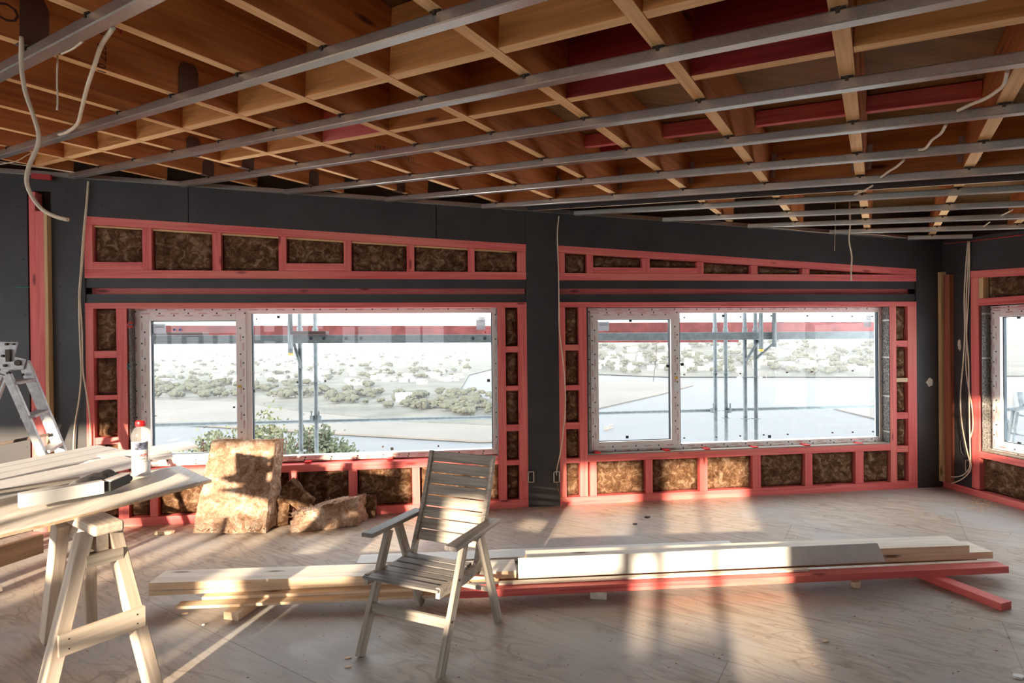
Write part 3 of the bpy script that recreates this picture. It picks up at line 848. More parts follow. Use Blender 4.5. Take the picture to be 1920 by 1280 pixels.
# ============================================================ WINDOWS
def win(name, W, to, inward, yplane, mull, sash, lab, labels, blocks):
    """to(s,z,d): point at distance s along the wall, height z, depth d behind the wall face plane"""
    s0, s1, z0, z1 = W
    root = thing(name, to((s0 + s1) / 2, z0, .07), lab, 'window', kind='structure')
    def fr_(nm, a, b, c, d, w, d0, d1, mat='film', par=root, wl=None, wr_=None):
        wl = w if wl is None else wl; wr_ = w if wr_ is None else wr_
        mb = MB()
        def bxx(p, q, r_, t_):
            mb.hexa([to(p, r_, d0), to(q, r_, d0), to(q, r_, d1), to(p, r_, d1), to(p, t_, d0), to(q, t_, d0), to(q, t_, d1), to(p, t_, d1)])
        bxx(a, a + wl, c, d); bxx(b - wr_, b, c, d); bxx(a + wl, b - wr_, d - w, d); bxx(a + wl, b - wr_, c, c + w)
        return mb.build(nm, M[mat], par, .003)
    fo = fr_('outer_frame', s0, s1, z0, z1, .052, .0, .07)
    ml = MB(); a, b = mull
    ml.hexa([to(a, z0 + .05, .001), to(b, z0 + .05, .001), to(b, z0 + .05, .068), to(a, z0 + .05, .068), to(a, z1 - .05, .001), to(b, z1 - .05, .001), to(b, z1 - .05, .068), to(a, z1 - .05, .068)])
    ml.build('mullion', M['film'], root, .003)
    sa = sash
    sf = fr_('sash', sa[0], sa[1], sa[2], sa[3], .078, -.022, .05)
    gk = fr_('gasket', sa[0] + .078, sa[1] - .078, sa[2] + .078, sa[3] - .078, .007, .012, .045, 'gasket', sf)
    def pane(a, b, c, d, nm='glass_pane'):
        mb = MB(); mb.v += [to(a, c, .04), to(b, c, .04), to(b, d, .04), to(a, d, .04)]; mb.face([0, 1, 2, 3])
        return mb.build(nm, M['glass'], root)
    pane(sa[0] + .078, sa[1] - .078, sa[2] + .078, sa[3] - .078)
    fx = (b, s1 - .052) if abs(sa[0] - s0) < abs(sa[1] - s1) else (s0 + .052, a)
    pane(fx[0], fx[1], z0 + .052, z1 - .052)
    mbg = MB()
    for q in fx:
        t = .008 if q == fx[0] else -.008
        mbg.hexa([to(min(q, q + t), z0 + .052, .01), to(max(q, q + t), z0 + .052, .01), to(max(q, q + t), z0 + .052, .045), to(min(q, q + t), z0 + .052, .045),
                  to(min(q, q + t), z1 - .052, .01), to(max(q, q + t), z1 - .052, .01), to(max(q, q + t), z1 - .052, .045), to(min(q, q + t), z1 - .052, .045)])
    mbg.build('gasket', M['gasket'], root)
    # printed film: rows of lettering and little squares
    pr = MB()
    def row(sA, sB, z, d, flip=1, pitch=.235, ph=0.0):
        s = sA + .05 + ph
        while s < sB - .09:
            o_ = to(s, z, d); X_ = to(s + 1, z, d) - o_; Z_ = V((0, 0, 1))
            add_text(pr, 'ekoplast', basis(o_ , X_, Z_), .021, 0, 1.0)
            add_text(pr, '-----', basis(to(s + .075, z, d), X_, Z_), .014, 1)
            c = to(s + .115, z, d); q = .0065
            b0 = len(pr.v); pr.v += [c + X_ * (-q) + Z_ * (-q), c + X_ * q + Z_ * (-q), c + X_ * q + Z_ * q, c + X_ * (-q) + Z_ * q]; pr.face([b0, b0 + 1, b0 + 2, b0 + 3], 1)
            s += pitch
    def colm(s, zA, zB, d, pitch=.235, ph=0.0):
        z = zA + .05 + ph
        while z < zB - .09:
            o_ = to(s, z, d); X_ = to(s + 1, z, d) - o_; Z_ = V((0, 0, 1))
            add_text(pr, 'ekoplast', basis(o_, Z_, -X_), .021, 0)
            c = to(s, z + .085, d); q = .0065
            b0 = len(pr.v); pr.v += [c + X_ * (-q) + Z_ * (-q), c + X_ * q + Z_ * (-q), c + X_ * q + Z_ * q, c + X_ * (-q) + Z_ * q]; pr.face([b0, b0 + 1, b0 + 2, b0 + 3], 1)
            z += pitch
    dO, dS = -.0012, -.0235
    row(s0, s1, z1 - .014, dO, ph=.02); row(fx[0], fx[1], z0 + .032, dO, ph=.06); row(s0, s1, z0 + .011, dO, ph=.1)
    row(sa[0], sa[1], sa[3] - .014, dS, ph=0, pitch=.24); row(sa[0], sa[1], sa[3] - .034, dS, ph=.12, pitch=.24)
    row(sa[0], sa[1], sa[2] + .03, dS, ph=.05)
    colm(sa[0] + .016, sa[2], sa[3], dS); colm(sa[0] + .04, sa[2], sa[3], dS, ph=.1)
    colm(sa[1] - .016, sa[2], sa[3], dS, ph=.05); colm(sa[1] - .04, sa[2], sa[3], dS, ph=.13)
    colm(s1 - .02 if abs(sa[0] - s0) < .1 else s0 + .02, z0, z1, dO, ph=.03)
    colm(s0 + .010 if abs(sa[0] - s0) < .1 else s1 - .01, z0, z1, dO, ph=.07)
    pr.build('printed_lettering', [M['red_ink'], M['dark_ink']], root)
    for (a, b, c, d) in labels:
        mb = MB(); mb.hexa([to(a, c, .035), to(b, c, .035), to(b, c, .037), to(a, c, .037), to(a, d, .035), to(b, d, .035), to(b, d, .037), to(a, d, .037)])
        for t in range(3):
            zt_ = d - (d - c) * (.18 + .12 * t)
            mb.hexa([to(a + .03, zt_, .034), to(b - .01, zt_, .034), to(b - .01, zt_, .0345), to(a + .03, zt_, .0345), to(a + .03, zt_ + .004, .034), to(b - .01, zt_ + .004, .034), to(b - .01, zt_ + .004, .0345), to(a + .03, zt_ + .004, .0345)], 1)
        mb.build('sticker', [M['sticker'], M['scaffold']], root)
    for (s, z, q, mt) in blocks:
        mb = MB(); mb.hexa([to(s - q, z - q, .025), to(s + q, z - q, .025), to(s + q, z - q, .038), to(s - q, z - q, .038), to(s - q, z + q, .025), to(s + q, z + q, .025), to(s + q, z + q, .038), to(s - q, z + q, .038)])
        mb.build('spacer_block', M[mt], root)
    return root, sf
toY = lambda s, z, d: V((s, YF + d, z))
def Q(px_, py_, d=.035): p = aY(px_, py_, YF + d); return p.x, p.z
def bl(l): return [(*Q(a, b, .03), q, mt) for a, b, q, mt in l]
xs1 = lambda p: aY(p, 600, YF).x
xsf = lambda p: aY(p, 600, YF - .022).x
def lb(a, b, c, d): p = Q(a, c); q = Q(b, d); return (p[0], q[0], q[1], p[1])
w1, sf1 = win('window_1', W1, toY, 1, YF, (xs1(457), xs1(471)), (xsf(262), xsf(459), W1[2] + .022, W1[3] - .033),
    'wide white-framed left window with printed protective film', [lb(284, 311, 607, 625), lb(893, 910, 592, 618)],
    bl([(475, 733, .013, 'black'), (522, 594, .012, 'black'), (558, 716, .007, 'brown_ink'), (610, 714, .007, 'brown_ink'), (439, 763, .007, 'brown_ink'), (916, 713, .013, 'black'), (735, 841, .013, 'black'), (718, 837, .007, 'brown_ink'), (822, 836, .007, 'brown_ink'),
        (481, 598, .006, 'dark_ink'), (910, 623, .007, 'red_ink'), (327, 618, .009, 'blue'), (338, 618, .009, 'blue'), (368, 603, .02, 'black')][:-1]))
w2, sf2 = win('window_2', W2, toY, 1, YF, (xs1(1258), xs1(1274)), (xsf(1107), xsf(1272), W2[2] + .022, W2[3] - .033),
    'wide white-framed right window with printed protective film', [lb(1118, 1142, 603, 620), lb(1620, 1634, 589, 613)],
    bl([(1182, 601, .012, 'black'), (1176, 819, .013, 'black'), (1252, 686, .013, 'black'), (1279, 683, .014, 'black'), (1356, 592, .012, 'black'), (1443, 818, .014, 'black'), (1514, 592, .008, 'black'), (1446, 592, .007, 'black')] +
       [(x, y, .0065, 'brown_ink') for x, y in ((1283, 595), (1389, 594), (1561, 593), (1598, 593), (1636, 593), (1283, 702), (1343, 701), (1388, 700), (1476, 698), (1522, 697), (1599, 695), (1283, 821), (1343, 819), (1388, 817), (1432, 815), (1477, 814), (1561, 811), (1599, 810), (1637, 809))]))
toX = lambda s, z, d: V((XF + d, -s, z))
p = lambda x, y: aX(x, y, XF)
W3s = (-W3[0], -W3[1], W3[2], W3[3])
w3, sf3 = win('window_3', W3s, toX, 1, XF, (-3.35, -3.22), (-W3[0] + .04, -3.28, W3[2] + .03, W3[3] - .03),
    'white-framed window in the right-hand wall, cut by the photo edge', [], [(-aX(1910, 595, XF + .03).y, aX(1910, 595, XF + .03).z, .014, 'black'), (-aX(1911, 831, XF + .03).y, aX(1911, 831, XF + .03).z, .014, 'black'), (-aX(1883, 727, XF + .03).y, aX(1883, 727, XF + .03).z, .012, 'black')])
# handle stubs / tags
for par, (px_, py_), nm in ((sf1, (449, 724), 'a'), (sf2, (1268, 708), 'b')):
    c = aY(px_, py_, YF - .03); mb = MB(); mb.box(c.x - .016, c.x + .016, c.y - .006, c.y + .006, c.z - .012, c.z + .012)
    mb.build('handle_tag', M['yellowtag'], par, .003)
c = aY(1268, 722, YF - .028); mb = MB(); mb.prism([c + V((-.02, 0, .03)), c + V((-.025, 0, -.05)), c + V((.015, 0, -.06)), c + V((.035, 0, -.02)), c + V((.0, 0, .03))], (0, .003, 0)); mb.build('paper_tag', M['white'], sf2)
# coloured packers under and beside the frames
def packer(px_, py_, w, h, mt, lab, horiz=True):
    c = aY(px_, py_, YW + .03); mb = MB(); mb.box(c.x - w / 2, c.x + w / 2, YW + .005, YW + .09, c.z - h / 2, c.z + h / 2)
    if not horiz:
        mb = MB()
        for s in (-1, 1): mb.box(c.x - w / 2, c.x + w / 2, YW + .0, YW + .06, c.z + s * h * .32 - h * .12, c.z + s * h * .32 + h * .12)
        mb.box(c.x - w * .18, c.x + w * .3, YW, YW + .05, c.z - h / 2, c.z + h / 2)
    tag(mb.build('window_packer', M[mt]), lab, 'packer')
packer(241, 609, .045, .055, 'redplastic', 'red plastic packer beside the left window frame', False)
packer(241, 687, .045, .055, 'teal', 'teal plastic packer beside the left window frame', False)
for k, (x, y, s) in enumerate(((577, 865.5, 'left'), (731, 859.5, 'left'), (1120, 848, 'right'), (1250, 843.5, 'right'), (1325, 841, 'right'), (1415, 838, 'right'), (1512, 834, 'right'), (1611, 831, 'right'))):
    n = [0, 1, 0, 1, 2, 3, 4, 5][k]
    packer(x, y, .055, .012, 'redplastic', 'thin red packer under the %s window, %s from the left' % (s, ords[n]))
# galvanised straps across the membrane
for k, (y, yl) in enumerate(((600, 0), (670, 0), (743, 0), (810, 0))):
    z = wz(1662, y); mb = MB(); mb.box(J2[1] - .010, J2[1] - .006, YW + .0, YW + .13, z - .008, z + .008)
    tag(mb.build('fixing_strap', M['galv']), 'thin steel strap on the reveal right of the right window, %s from the top' % ords[k], 'strap', 'straps in the right window reveal')
for k, y in enumerate((588, 671, 757)):
    z = aX(1848, y, XR + .05).z; mb = MB(); mb.box(XR, XR + .13, yj - .009, yj - .006, z - .008, z + .008)
    tag(mb.build('fixing_strap', M['galv']), 'thin steel strap on the reveal of the right wall window, %s from the top' % ords[k], 'strap', 'straps in the right wall reveal')

# socket brackets on the column and right wall
def bracket(name, c, u, lab, w=.062, h=.108, nrm=V((0, -1, 0)), mat='galv'):
    mb = MB(); t = .010; up = V((0, 0, 1)); u = V(u)
    def bb(a, b, c_, d):
        P = lambda s, z, k: c + u * s + up * z + nrm * k
        mb.hexa([P(a, c_, .003), P(b, c_, .003), P(b, c_, .02), P(a, c_, .02), P(a, d, .003), P(b, d, .003), P(b, d, .02), P(a, d, .02)])
    bb(-w / 2, w / 2, h / 2 - t, h / 2); bb(-w / 2, w / 2, -h / 2, -h / 2 + t); bb(-w / 2, -w / 2 + t, -h / 2, h / 2); bb(w / 2 - t, w / 2, -h / 2, h / 2)
    o = mb.build(name, M[mat], None, .002); tag(o, lab, 'bracket')
    k = MB(); k.tube([c + nrm * .004, c + nrm * .022], .014, 12); k.build('conduit_hole', M['steel_dark'], o)
    return o
bracket('outlet_bracket', aY(995, 893, YW - .01), (1, 0, 0), 'grey metal outlet bracket at the left side of the dark column')
bracket('outlet_bracket', aY(1043, 893, YW - .01), (1, 0, 0), 'grey metal outlet bracket at the right side of the dark column')
bracket('outlet_bracket', aX(1817, 873, XR - .006), (0, -1, 0), 'grey bracket with wires low on the right wall', nrm=V((-1, 0, 0)), w=.05, h=.12)

# ============================================================ CABLES
def smooth(pts, k=6):
    pts = [V(p) for p in pts]; out = []
    P = [pts[0] * 2 - pts[1]] + pts + [pts[-1] * 2 - pts[-2]]
    for i in range(1, len(P) - 2):
        a, b, c, d = P[i - 1], P[i], P[i + 1], P[i + 2]
        for j in range(k):
            t = j / k
            out.append(.5 * ((2 * b) + (c - a) * t + (2 * a - 5 * b + 4 * c - d) * t * t + (3 * b - a - 3 * c + d) * t ** 3))
    out.append(pts[-1]); return out
def cable(pts, r, lab, mat='cable', grp=None):
    mb = MB(); mb.tube(smooth(pts), r, 8)
    o = mb.build('electrical_cable', M[mat]); return tag(o, lab, 'cable', grp)
def Yp(l, Y): return [aY(x, y, Y) for x, y in l]
def Hg(l, Y):
    P_ = Yp(l, Y); return [V((P_[0].x, P_[0].y, cz(P_[0].x, P_[0].y, .05)))] + P_
def Cp(l, o=-.012):   # points hugging the batten plane
    return [hit(x, y, UV(0, 0, o), Nv) for x, y in l]
# long hanging cable at left
p0 = hit(41, 93, UV(0, 0, .01), Nv); Yc = p0.y
cable([p0 + V((0, 0, .05))] + Yp([(40, 120), (47, 170), (62, 215), (72, 250), (70, 275), (55, 310), (50, 340), (60, 368), (80, 393), (105, 406), (128, 412)], Yc), .008, 'thick cream cable hanging in a curve at the far left')
p0 = hit(212, 52, UV(0, 0, .0), Nv); p1 = hit(110, 252, UV(0, 0, .02), Nv)
pts = [(212, 52), (190, 85), (178, 120), (163, 165), (153, 205), (145, 232), (125, 248), (110, 252)]
cable([aY(x, y, p0.y + (p1.y - p0.y) * k / 7) for k, (x, y) in enumerate(pts)], .0085, 'thick cream cable dangling between the first two steel battens')
p0 = hit(108, 104, UV(0, 0, .05), Nv); cable([p0, *Yp([(107, 150), (108, 190), (107, 206)], p0.y)], .0035, 'thin cream string hanging above the second batten at the left')
cable(Cp([(155, 78), (135, 92), (115, 101)], .0), .004, 'short thin cable emerging under the batten at top left')
cable(Yp([(0, 308), (30, 302), (52, 290), (80, 278)], 4.9), .004, 'thin cable loop near the far left wall top')
cable(Yp([(0, 303), (60, 312), (110, 318), (140, 323)], 5.15), .004, 'thin pale wire running along the top left of the back wall')
# pair of cables down the left side of the left frame
cable(Yp([(165, 340), (162, 380), (156, 440), (152, 500), (148, 560), (150, 640), (152, 700), (148, 750), (140, 800), (137, 862)], YW - .025), .006, 'cream cable dropping down the dark wall left of the left window, left one')
cable(Yp([(166, 340), (163, 385), (158, 440), (154, 500), (150, 555), (154, 620), (155, 690), (161, 730), (168, 780), (170, 830), (168, 862)], YW - .02), .006, 'cream cable dropping down the dark wall left of the left window, right one')
# cable on the column
cable(Yp([(1048, 405), (1045, 440), (1047, 500), (1048, 560), (1049, 620), (1056, 680), (1060, 730), (1059, 780), (1052, 840), (1044, 880), (1044, 895)], YW - .02), .0055, 'cream cable running down the right side of the dark column')
cable(Yp([(1044, 897), (1046, 915), (1052, 930), (1062, 938)], YW - .02), .0025, 'thin brown wire curling from the column bracket to the floor', 'brown')
# cable hanging in front of the right bay
q = aY(1592, 375, 4.6); cable(Hg([(1593, 378), (1594, 420), (1592, 450), (1597, 480), (1596, 505), (1596, 526)], 4.9), .006, 'cream cable hanging down from the ceiling in front of the right bay')
cable(Hg([(1566, 372), (1566, 420), (1565, 470)], 4.9), .0018, 'hair-thin string hanging from the ceiling left of the hanging cable')
# cable woven over the battens at right
cable(Cp([(1889, 133), (1882, 158), (1866, 173), (1845, 186), (1822, 195), (1796, 207)], .02), .007, 'cream cable across the battens at upper right, topmost visible length')
cable(Cp([(1774, 233), (1764, 250), (1748, 262), (1735, 278), (1722, 281)], .02), .007, 'cream cable across the battens at upper right, middle length')
cable(Cp([(1695, 300), (1680, 313), (1665, 322), (1652, 332)], .02), .007, 'cream cable across the battens at upper right, lower length')
cable(Cp([(1636, 348), (1620, 357), (1602, 365)], -.02), .006, 'cream cable end hanging over the dark beam')
cable(Cp([(1899, 393), (1885, 400), (1875, 405)], .03), .005, 'short cream cable between battens near the right edge')
cable(Cp([(1856, 416), (1845, 424), (1840, 428)], .03), .005, 'short cream cable above the last battens near the right wall')
cable(Yp([(1420, 425), (1480, 430), (1540, 436), (1640, 440), (1700, 446)], YW - .05), .003, 'thin pale wire along the top of the back wall at the right')
# bundle at the right wall
cable([aX(x, y, XR - .03) for x, y in [(1815, 452), (1811, 500), (1808, 560), (1809, 620), (1806, 680), (1801, 740), (1803, 790), (1812, 840), (1820, 870)]], .006, 'cream cable of the bundle on the right wall, bowing to the left')
cable([aX(x, y, XR - .02) for x, y in [(1817, 452), (1815, 500), (1812, 560), (1812, 620), (1816, 680), (1817, 740), (1818, 800), (1819, 840), (1820, 872)]], .006, 'cream cable of the bundle on the right wall, hanging straight')
cable([aX(x, y, XR - .015) for x, y in [(1818, 452), (1818, 500), (1816, 560), (1812, 640), (1812, 700), (1822, 760), (1824, 800), (1818, 825)]], .005, 'cream cable of the bundle on the right wall, bowing to the right')
cable([aX(x, y, XR - .04) for x, y in [(1820, 868), (1816, 880), (1806, 890), (1790, 894), (1772, 890), (1761, 883)]], .005, 'cream cable end curling left from the right wall bracket')
cable([aX(x, y, XR - .05) for x, y in [(1821, 868), (1819, 882), (1808, 895), (1796, 902), (1784, 906)]], .005, 'cream cable end curling lowest under the right wall bracket')
cable([aX(x, y, XR - .01) for x, y in [(1806, 815), (1801, 830), (1803, 848), (1812, 858)]], .003, 'dark wire loop behind the bundle on the right wall', 'grey_cable')
cable([aX(1770, 457, XR - .004), aX(1845, 449, XR - .004), aX(1920, 440, XR - .004)], .003, 'taut red string line across the top of the right wall', 'redplastic')
cable([aY(58, 538, YW - .002) + V((-.12, 0, 0)), aY(58, 538, YW - .002)], .004, 'blue-grey tie across the narrow stud at the far left', 'teal')

# ============================================================ CHAIR
ch = thing('armchair', (-.054, 3.084, 0), 'weathered slatted wooden armchair standing before the timber pile', 'chair', rz=math.radians(-31.3))
CM = wmat(ch)
def cb(name, p0, p1, w, h, up=(0, 0, 1), bev=.003):
    return beam(name, CM @ V(p0), CM @ V(p1), w, h, M['weathered_shaded' if name in ('seat_slat', 'armrest') else 'weathered'], ch, CM.to_3x3() @ V(up), bev)
def ribbon(name, prof, x, t, wds, nm=None):
    """flat curved timber in the y,z plane: prof (y,z) centre line"""
    mb = MB(); P = [V((0, a, b)) for a, b in prof]; P = smooth(P, 5); n = len(P)
    for k, q in enumerate(P):
        tg = (P[min(k + 1, n - 1)] - P[max(k - 1, 0)]).normalized(); nn = V((0, -tg.z, tg.y)); w = wds[0] + (wds[1] - wds[0]) * k / (n - 1)
        for sx, sn in ((-1, -1), (1, -1), (1, 1), (-1, 1)): mb.v.append(CM @ (V((x + sx * t / 2, q.y, q.z)) + nn * sn * w / 2))
    for k in range(n - 1):
        for i in range(4):
            j = (i + 1) % 4; mb.face([k * 4 + i, k * 4 + j, k * 4 + 4 + j, k * 4 + 4 + i])
    mb.face([3, 2, 1, 0]); e = (n - 1) * 4; mb.face([e, e + 1, e + 2, e + 3])
    return mb.build(name, M['weathered'], ch, .002)
for s in (-1, 1):
    cb('leg', (s * .235, -.30, .001), (s * .235, -.045, .565), .027, .054, (0, 1, .4))
    cb('leg', (s * .258, .30, .001), (s * .262, .075, .565), .026, .055, (0, 1, -.4))
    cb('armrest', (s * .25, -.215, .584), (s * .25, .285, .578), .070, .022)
    ribbon('back_stile', [(.125, .33), (.17, .44), (.225, .56), (.285, .70), (.36, .925)], s * .205, .024, (.044, .034))
    ribbon('seat_rail', [(-.275, .385), (-.15, .372), (-.02, .358), (.12, .362), (.17, .372)], s * .212, .024, (.05, .055))
cb('stretcher', (-.224, -.208, .215), (.224, -.208, .215), .02, .05)
cb('stretcher', (-.245, .17, .33), (.245, .17, .33), .022, .04)
cb('stretcher', (-.245, .21, .215), (.245, .21, .215), .022, .022)
for k in range(6):   # seat slats
    y = -.262 + k * .066; z = .404 - .018 * math.sin(min(1, (k + .6) / 5.0) * math.pi * .75)
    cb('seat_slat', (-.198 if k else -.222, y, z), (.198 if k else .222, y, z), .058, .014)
bp = smooth([V((0, .172, .445)), V((0, .225, .56)), V((0, .285, .70)), V((0, .36, .925))], 8)
Ls = [0]
for a, b in zip(bp, bp[1:]): Ls.append(Ls[-1] + (b - a).length)
def bpt(t):
    d = t * Ls[-1]
    for i in range(len(bp) - 1):
        if Ls[i + 1] >= d - 1e-9:
            f = (d - Ls[i]) / (Ls[i + 1] - Ls[i]); return bp[i].lerp(bp[i + 1], f), (bp[i + 1] - bp[i]).normalized()
    return bp[-1], (bp[-1] - bp[-2]).normalized()
for k in range(8):
    q, tg = bpt((k + .5) / 8.0)
    nn = V((0, -tg.z, tg.y))
    c = q + nn * .0
    cb('back_slat', (-.192, c.y, c.z), (.192, c.y, c.z), .013, Ls[-1] / 8 - .0055, tg)
# bolts
for s in (-1, 1):
    for y, z in ((-.13, .40), (-.208, .225), (.17, .33)):
        mb = MB(); p = V((s * .249, y, z)); mb.tube([CM @ p, CM @ (p + V((s * .003 if y < 0 else s * .022, 0, 0)))], .006, 10); mb.build('bolt', M['steel_dark'], ch)

# ============================================================ TIMBER PILE
def plank(name, pa, pb, z, w, t, mat, lab, grp=None, back=True, mis=None):
    a, b = aZ(*pa, z), aZ(*pb, z); d = (b - a).normalized(); nrm = V((-d.y, d.x, 0))
    if nrm.dot(V((0, 1, 0))) < 0: nrm = -nrm
    off = nrm * (w / 2) - V((0, 0, t / 2))
    ms = [M['pine_pale'], M['pine']] if name == 'pine_plank' else M[mat]
    o = beam(name, a + off, b + off, w, t, ms, None, (0, 0, 1), .002, [0, 0, 1, 1, 1, 1] if name == 'pine_plank' else None)
    return tag(o, lab, 'plank' if 'plank' in name or 'board' in name else 'timber', grp)
# bearers on the floor
a, b = aZ(1887, 1129, .045), aZ(1722, 1066, .045)
o = beam('timber_length', a - V((0, 0, .022)), b - V((0, 0, .022)), .088, .044, M['pink']); tag(o, 'pink timber bearer on the floor sticking out from the right end of the pile', 'timber')
a, b = aZ(433, 1148, .045), aZ(500, 1104, .045)
o = beam('timber_length', a - V((0, 0, .022)), b - V((0, 0, .022)), .10, .044, M['pine']); tag(o, 'short orange timber bearer under the left end of the pile', 'timber')
a, b = aZ(1122, 1110, .045), aZ(1122, 1080, .045)
o = beam('timber_length', a - V((0, 0, .022)), b - V((0, 0, .022)), .10, .044, M['pine_pale']); tag(o, 'short pale bearer showing under the pink board in the middle of the pile', 'timber')
plank('pine_board', (328, 1137), (872, 1113), .062, .07, .017, 'pine', 'thin pine strip lowest at the front left of the pile')
plank('pine_board', (378, 1119), (880, 1098), .082, .07, .019, 'pine', 'thin pine strip above the lowest one at the front left of the pile')
plank('pink_board', (850, 1109), (1892, 1061.5), .090, .088, .044, 'pink', 'long pink timber along the front right of the pile')
plank('pine_plank', (278, 1110), (900, 1080), .108, .12, .024, 'pine', 'pine plank second from the top at the left of the pile')
plank('pine_plank', (278, 1093), (968, 1070), .156, .19, .045, 'pine_pale', 'thick pale pine plank on top at the left of the pile')
plank('timber_length', (880, 1086), (1832, 1044), .090, .05, .021, 'brown', 'brown timber batten in the middle of the pile, ending at the right')
plank('pine_board', (935, 1093), (1518, 1067), .106, .035, .014, 'pine_pale', 'thin pale board lying in front of the white board')
plank('pine_plank', (978, 1066), (1862, 1034), .143, .20, .045, 'pine_pale', 'lower thick pale plank reaching furthest at the right of the pile')
plank('pine_plank', (990, 1052), (1818, 1022), .189, .19, .045, 'pine_pale', 'upper thick pale plank on top at the right of the pile')
# white primed board on edge
a0, a1 = aZ(972, 1085, .107), aZ(1661, 1053, .107)
d = (a1 - a0).normalized(); nr = V((-d.y, d.x, 0))
tl = .125
M1 = (a0 + V((0, 0, 0)), a1, a1 - d * .055 + nr * .004 + V((0, 0, tl)), a0 - d * .0 + nr * .004 + V((0, 0, tl)))
mb = MB(); mb.prism(list(M1), nr * .012); tag(mb.build('primed_board', M['offwhite'], None, .002), 'white primed board standing on edge in the sunlight along the pile', 'board')
plank('grey_board', (668, 1056), (1385, 1027), .036, .16, .03, 'offwhite', 'pale grey board flat on the floor behind the pile')
# small debris
def debris(px_, py_, sx, sy, sz, mat, lab, seed):
    c = aZ(px_, py_); rnd = random.Random(seed); mb = MB()
    n = 7; poly = [c + V((sx * (.6 + .5 * rnd.random()) * math.cos(6.283 * i / n), sy * (.6 + .5 * rnd.random()) * math.sin(6.283 * i / n), 0.0005)) for i in range(n)]
    mb.prism(poly, (sx * .15, sy * .2, sz)); tag(mb.build('wood_scrap', M[mat], None, sz * .15), lab, 'scrap', 'scraps on the floor')
for k, a in enumerate([(1605, 1101, .035, .03, .035, 'pine', 'crumpled tan scrap in front of the pile at the right'), (381, 1172, .012, .008, .006, 'white', 'white crumb in front of the left end of the pile'),
      (345, 1151, .02, .01, .008, 'pine', 'small wood scrap left of the pile'), (255, 1127, .02, .02, .02, 'brown', 'brown scrap beside the sawhorse'),
      (653, 1234, .02, .008, .005, 'pine', 'small yellow sliver left of the front chair leg'), (652, 1251, .018, .007, .005, 'pine', 'lower yellow sliver left of the front chair leg'),
      (1213, 970, .03, .02, .008, 'black', 'small black flake on the sunlit floor near the back wall, right one'), (1190, 983, .03, .018, .008, 'black', 'small black flake on the sunlit floor near the back wall, left one'),
      (1548, 1203, .02, .01, .006, 'pine', 'tiny chip on the floor right of the sun patch'), (308, 1001, .09, .03, .025, 'pine', 'torn strip of wood on the floor below the left window'), (1910, 1270, .03, .02, .008, 'white', 'pale chip at the bottom right corner')]):
    debris(*a, seed=k)
rnd = random.Random(5)
mb = MB()
for _ in range(170):
    x, y = rnd.gauss(1850, 22), rnd.gauss(942, 7)
    c = aZ(x, y)
    if c.x > XR - .03: continue
    q = .004 + .005 * rnd.random(); an = rnd.random() * 3
    mb.obox(Matrix.Translation(c + V((0, 0, .002))) @ Matrix.Rotation(an, 4, 'Z'), q * 2.5, q, .003)
tag(mb.build('sawdust', M['pine']), 'sawdust and shavings scattered at the foot of the right wall', 'sawdust', kind='stuff')
mb = MB()
for _ in range(260):
    x, y = rnd.uniform(100, 1900), rnd.uniform(960, 1278)
    c = aZ(x, y); q = .0015 + .003 * rnd.random()
    if not (X0 < c.x < XR - .05 and c.y < YW - .1): continue
    mb.obox(Matrix.Translation(c + V((0, 0, .0015))) @ Matrix.Rotation(rnd.random() * 3, 4, 'Z'), q * 2.2, q, .002)
tag(mb.build('floor_dust', M['brown']), 'specks of dirt scattered over the plywood floor', 'dirt', kind='stuff')

# ============================================================ LOOSE INSULATION
def fluffy(name, corners, mat, lab, amp=.02, seed=0, n=14, torn=None):
    """corners: 8 points (bottom 4 ccw, top 4)"""
    mb = MB(); rnd = random.Random(seed); off = V((rnd.random() * 90, 3, 7))
    c = [V(q) for q in corners]; faces = [(0, 1, 5, 4), (1, 2, 6, 5), (2, 3, 7, 6), (3, 0, 4, 7), (4, 5, 6, 7), (3, 2, 1, 0)]
    cen = sum(c, V((0, 0, 0))) / 8; idx = {}
    def vert(p):
        key = (round(p.x, 4), round(p.y, 4), round(p.z, 4))
        if key not in idx:
            d = (p - cen).normalized(); q = p.copy()
            a = noise.fractal(p * 7 + off, 1.0, 2.0, 4) * amp + noise.fractal(p * 30 + off, 1.0, 2.0, 3) * amp * .35
            q += d * a
            if torn: q = torn(q, p)
            if q.z < .002: q.z = .002
            idx[key] = len(mb.v); mb.v.append(q)
        return idx[key]
    for f in faces:
        a, b, c2, d = (c[i] for i in f)
        nu = max(3, int((b - a).length / .022)); nv = max(3, int((d - a).length / .022)); nu = min(nu, 40); nv = min(nv, 40)
        nu = nv = 24
        for j in range(nv):
            for i in range(nu):
                def pt(s, t): return (a.lerp(b, s)).lerp(d.lerp(c2, s), t)
                mb.face([vert(pt(i / nu, j / nv)), vert(pt((i + 1) / nu, j / nv)), vert(pt((i + 1) / nu, (j + 1) / nv)), vert(pt(i / nu, (j + 1) / nv))], 0, True)
    o = mb.build(name, M[mat]); return tag(o, lab, 'insulation')
def fibres(par, p0s, n, ln, mat, seed):
    rnd = random.Random(seed); mb = MB()
    for _ in range(n):
        a, b, c2 = p0s; p = a + (b - a) * rnd.random() + (c2 - a) * rnd.random()
        d = V((rnd.gauss(0, 1), rnd.gauss(0, .6), rnd.random() * 1.0)).normalized() * ln * (.4 + rnd.random())
        s = V((rnd.gauss(0, 1), rnd.gauss(0, 1), rnd.gauss(0, 1))).normalized() * .004
        mb.tube([p, p + d * .5 + s * 2, p + d + s * 4], .0022, 3, cap=False)
    return mb.build('loose_fibres', M[mat], par)
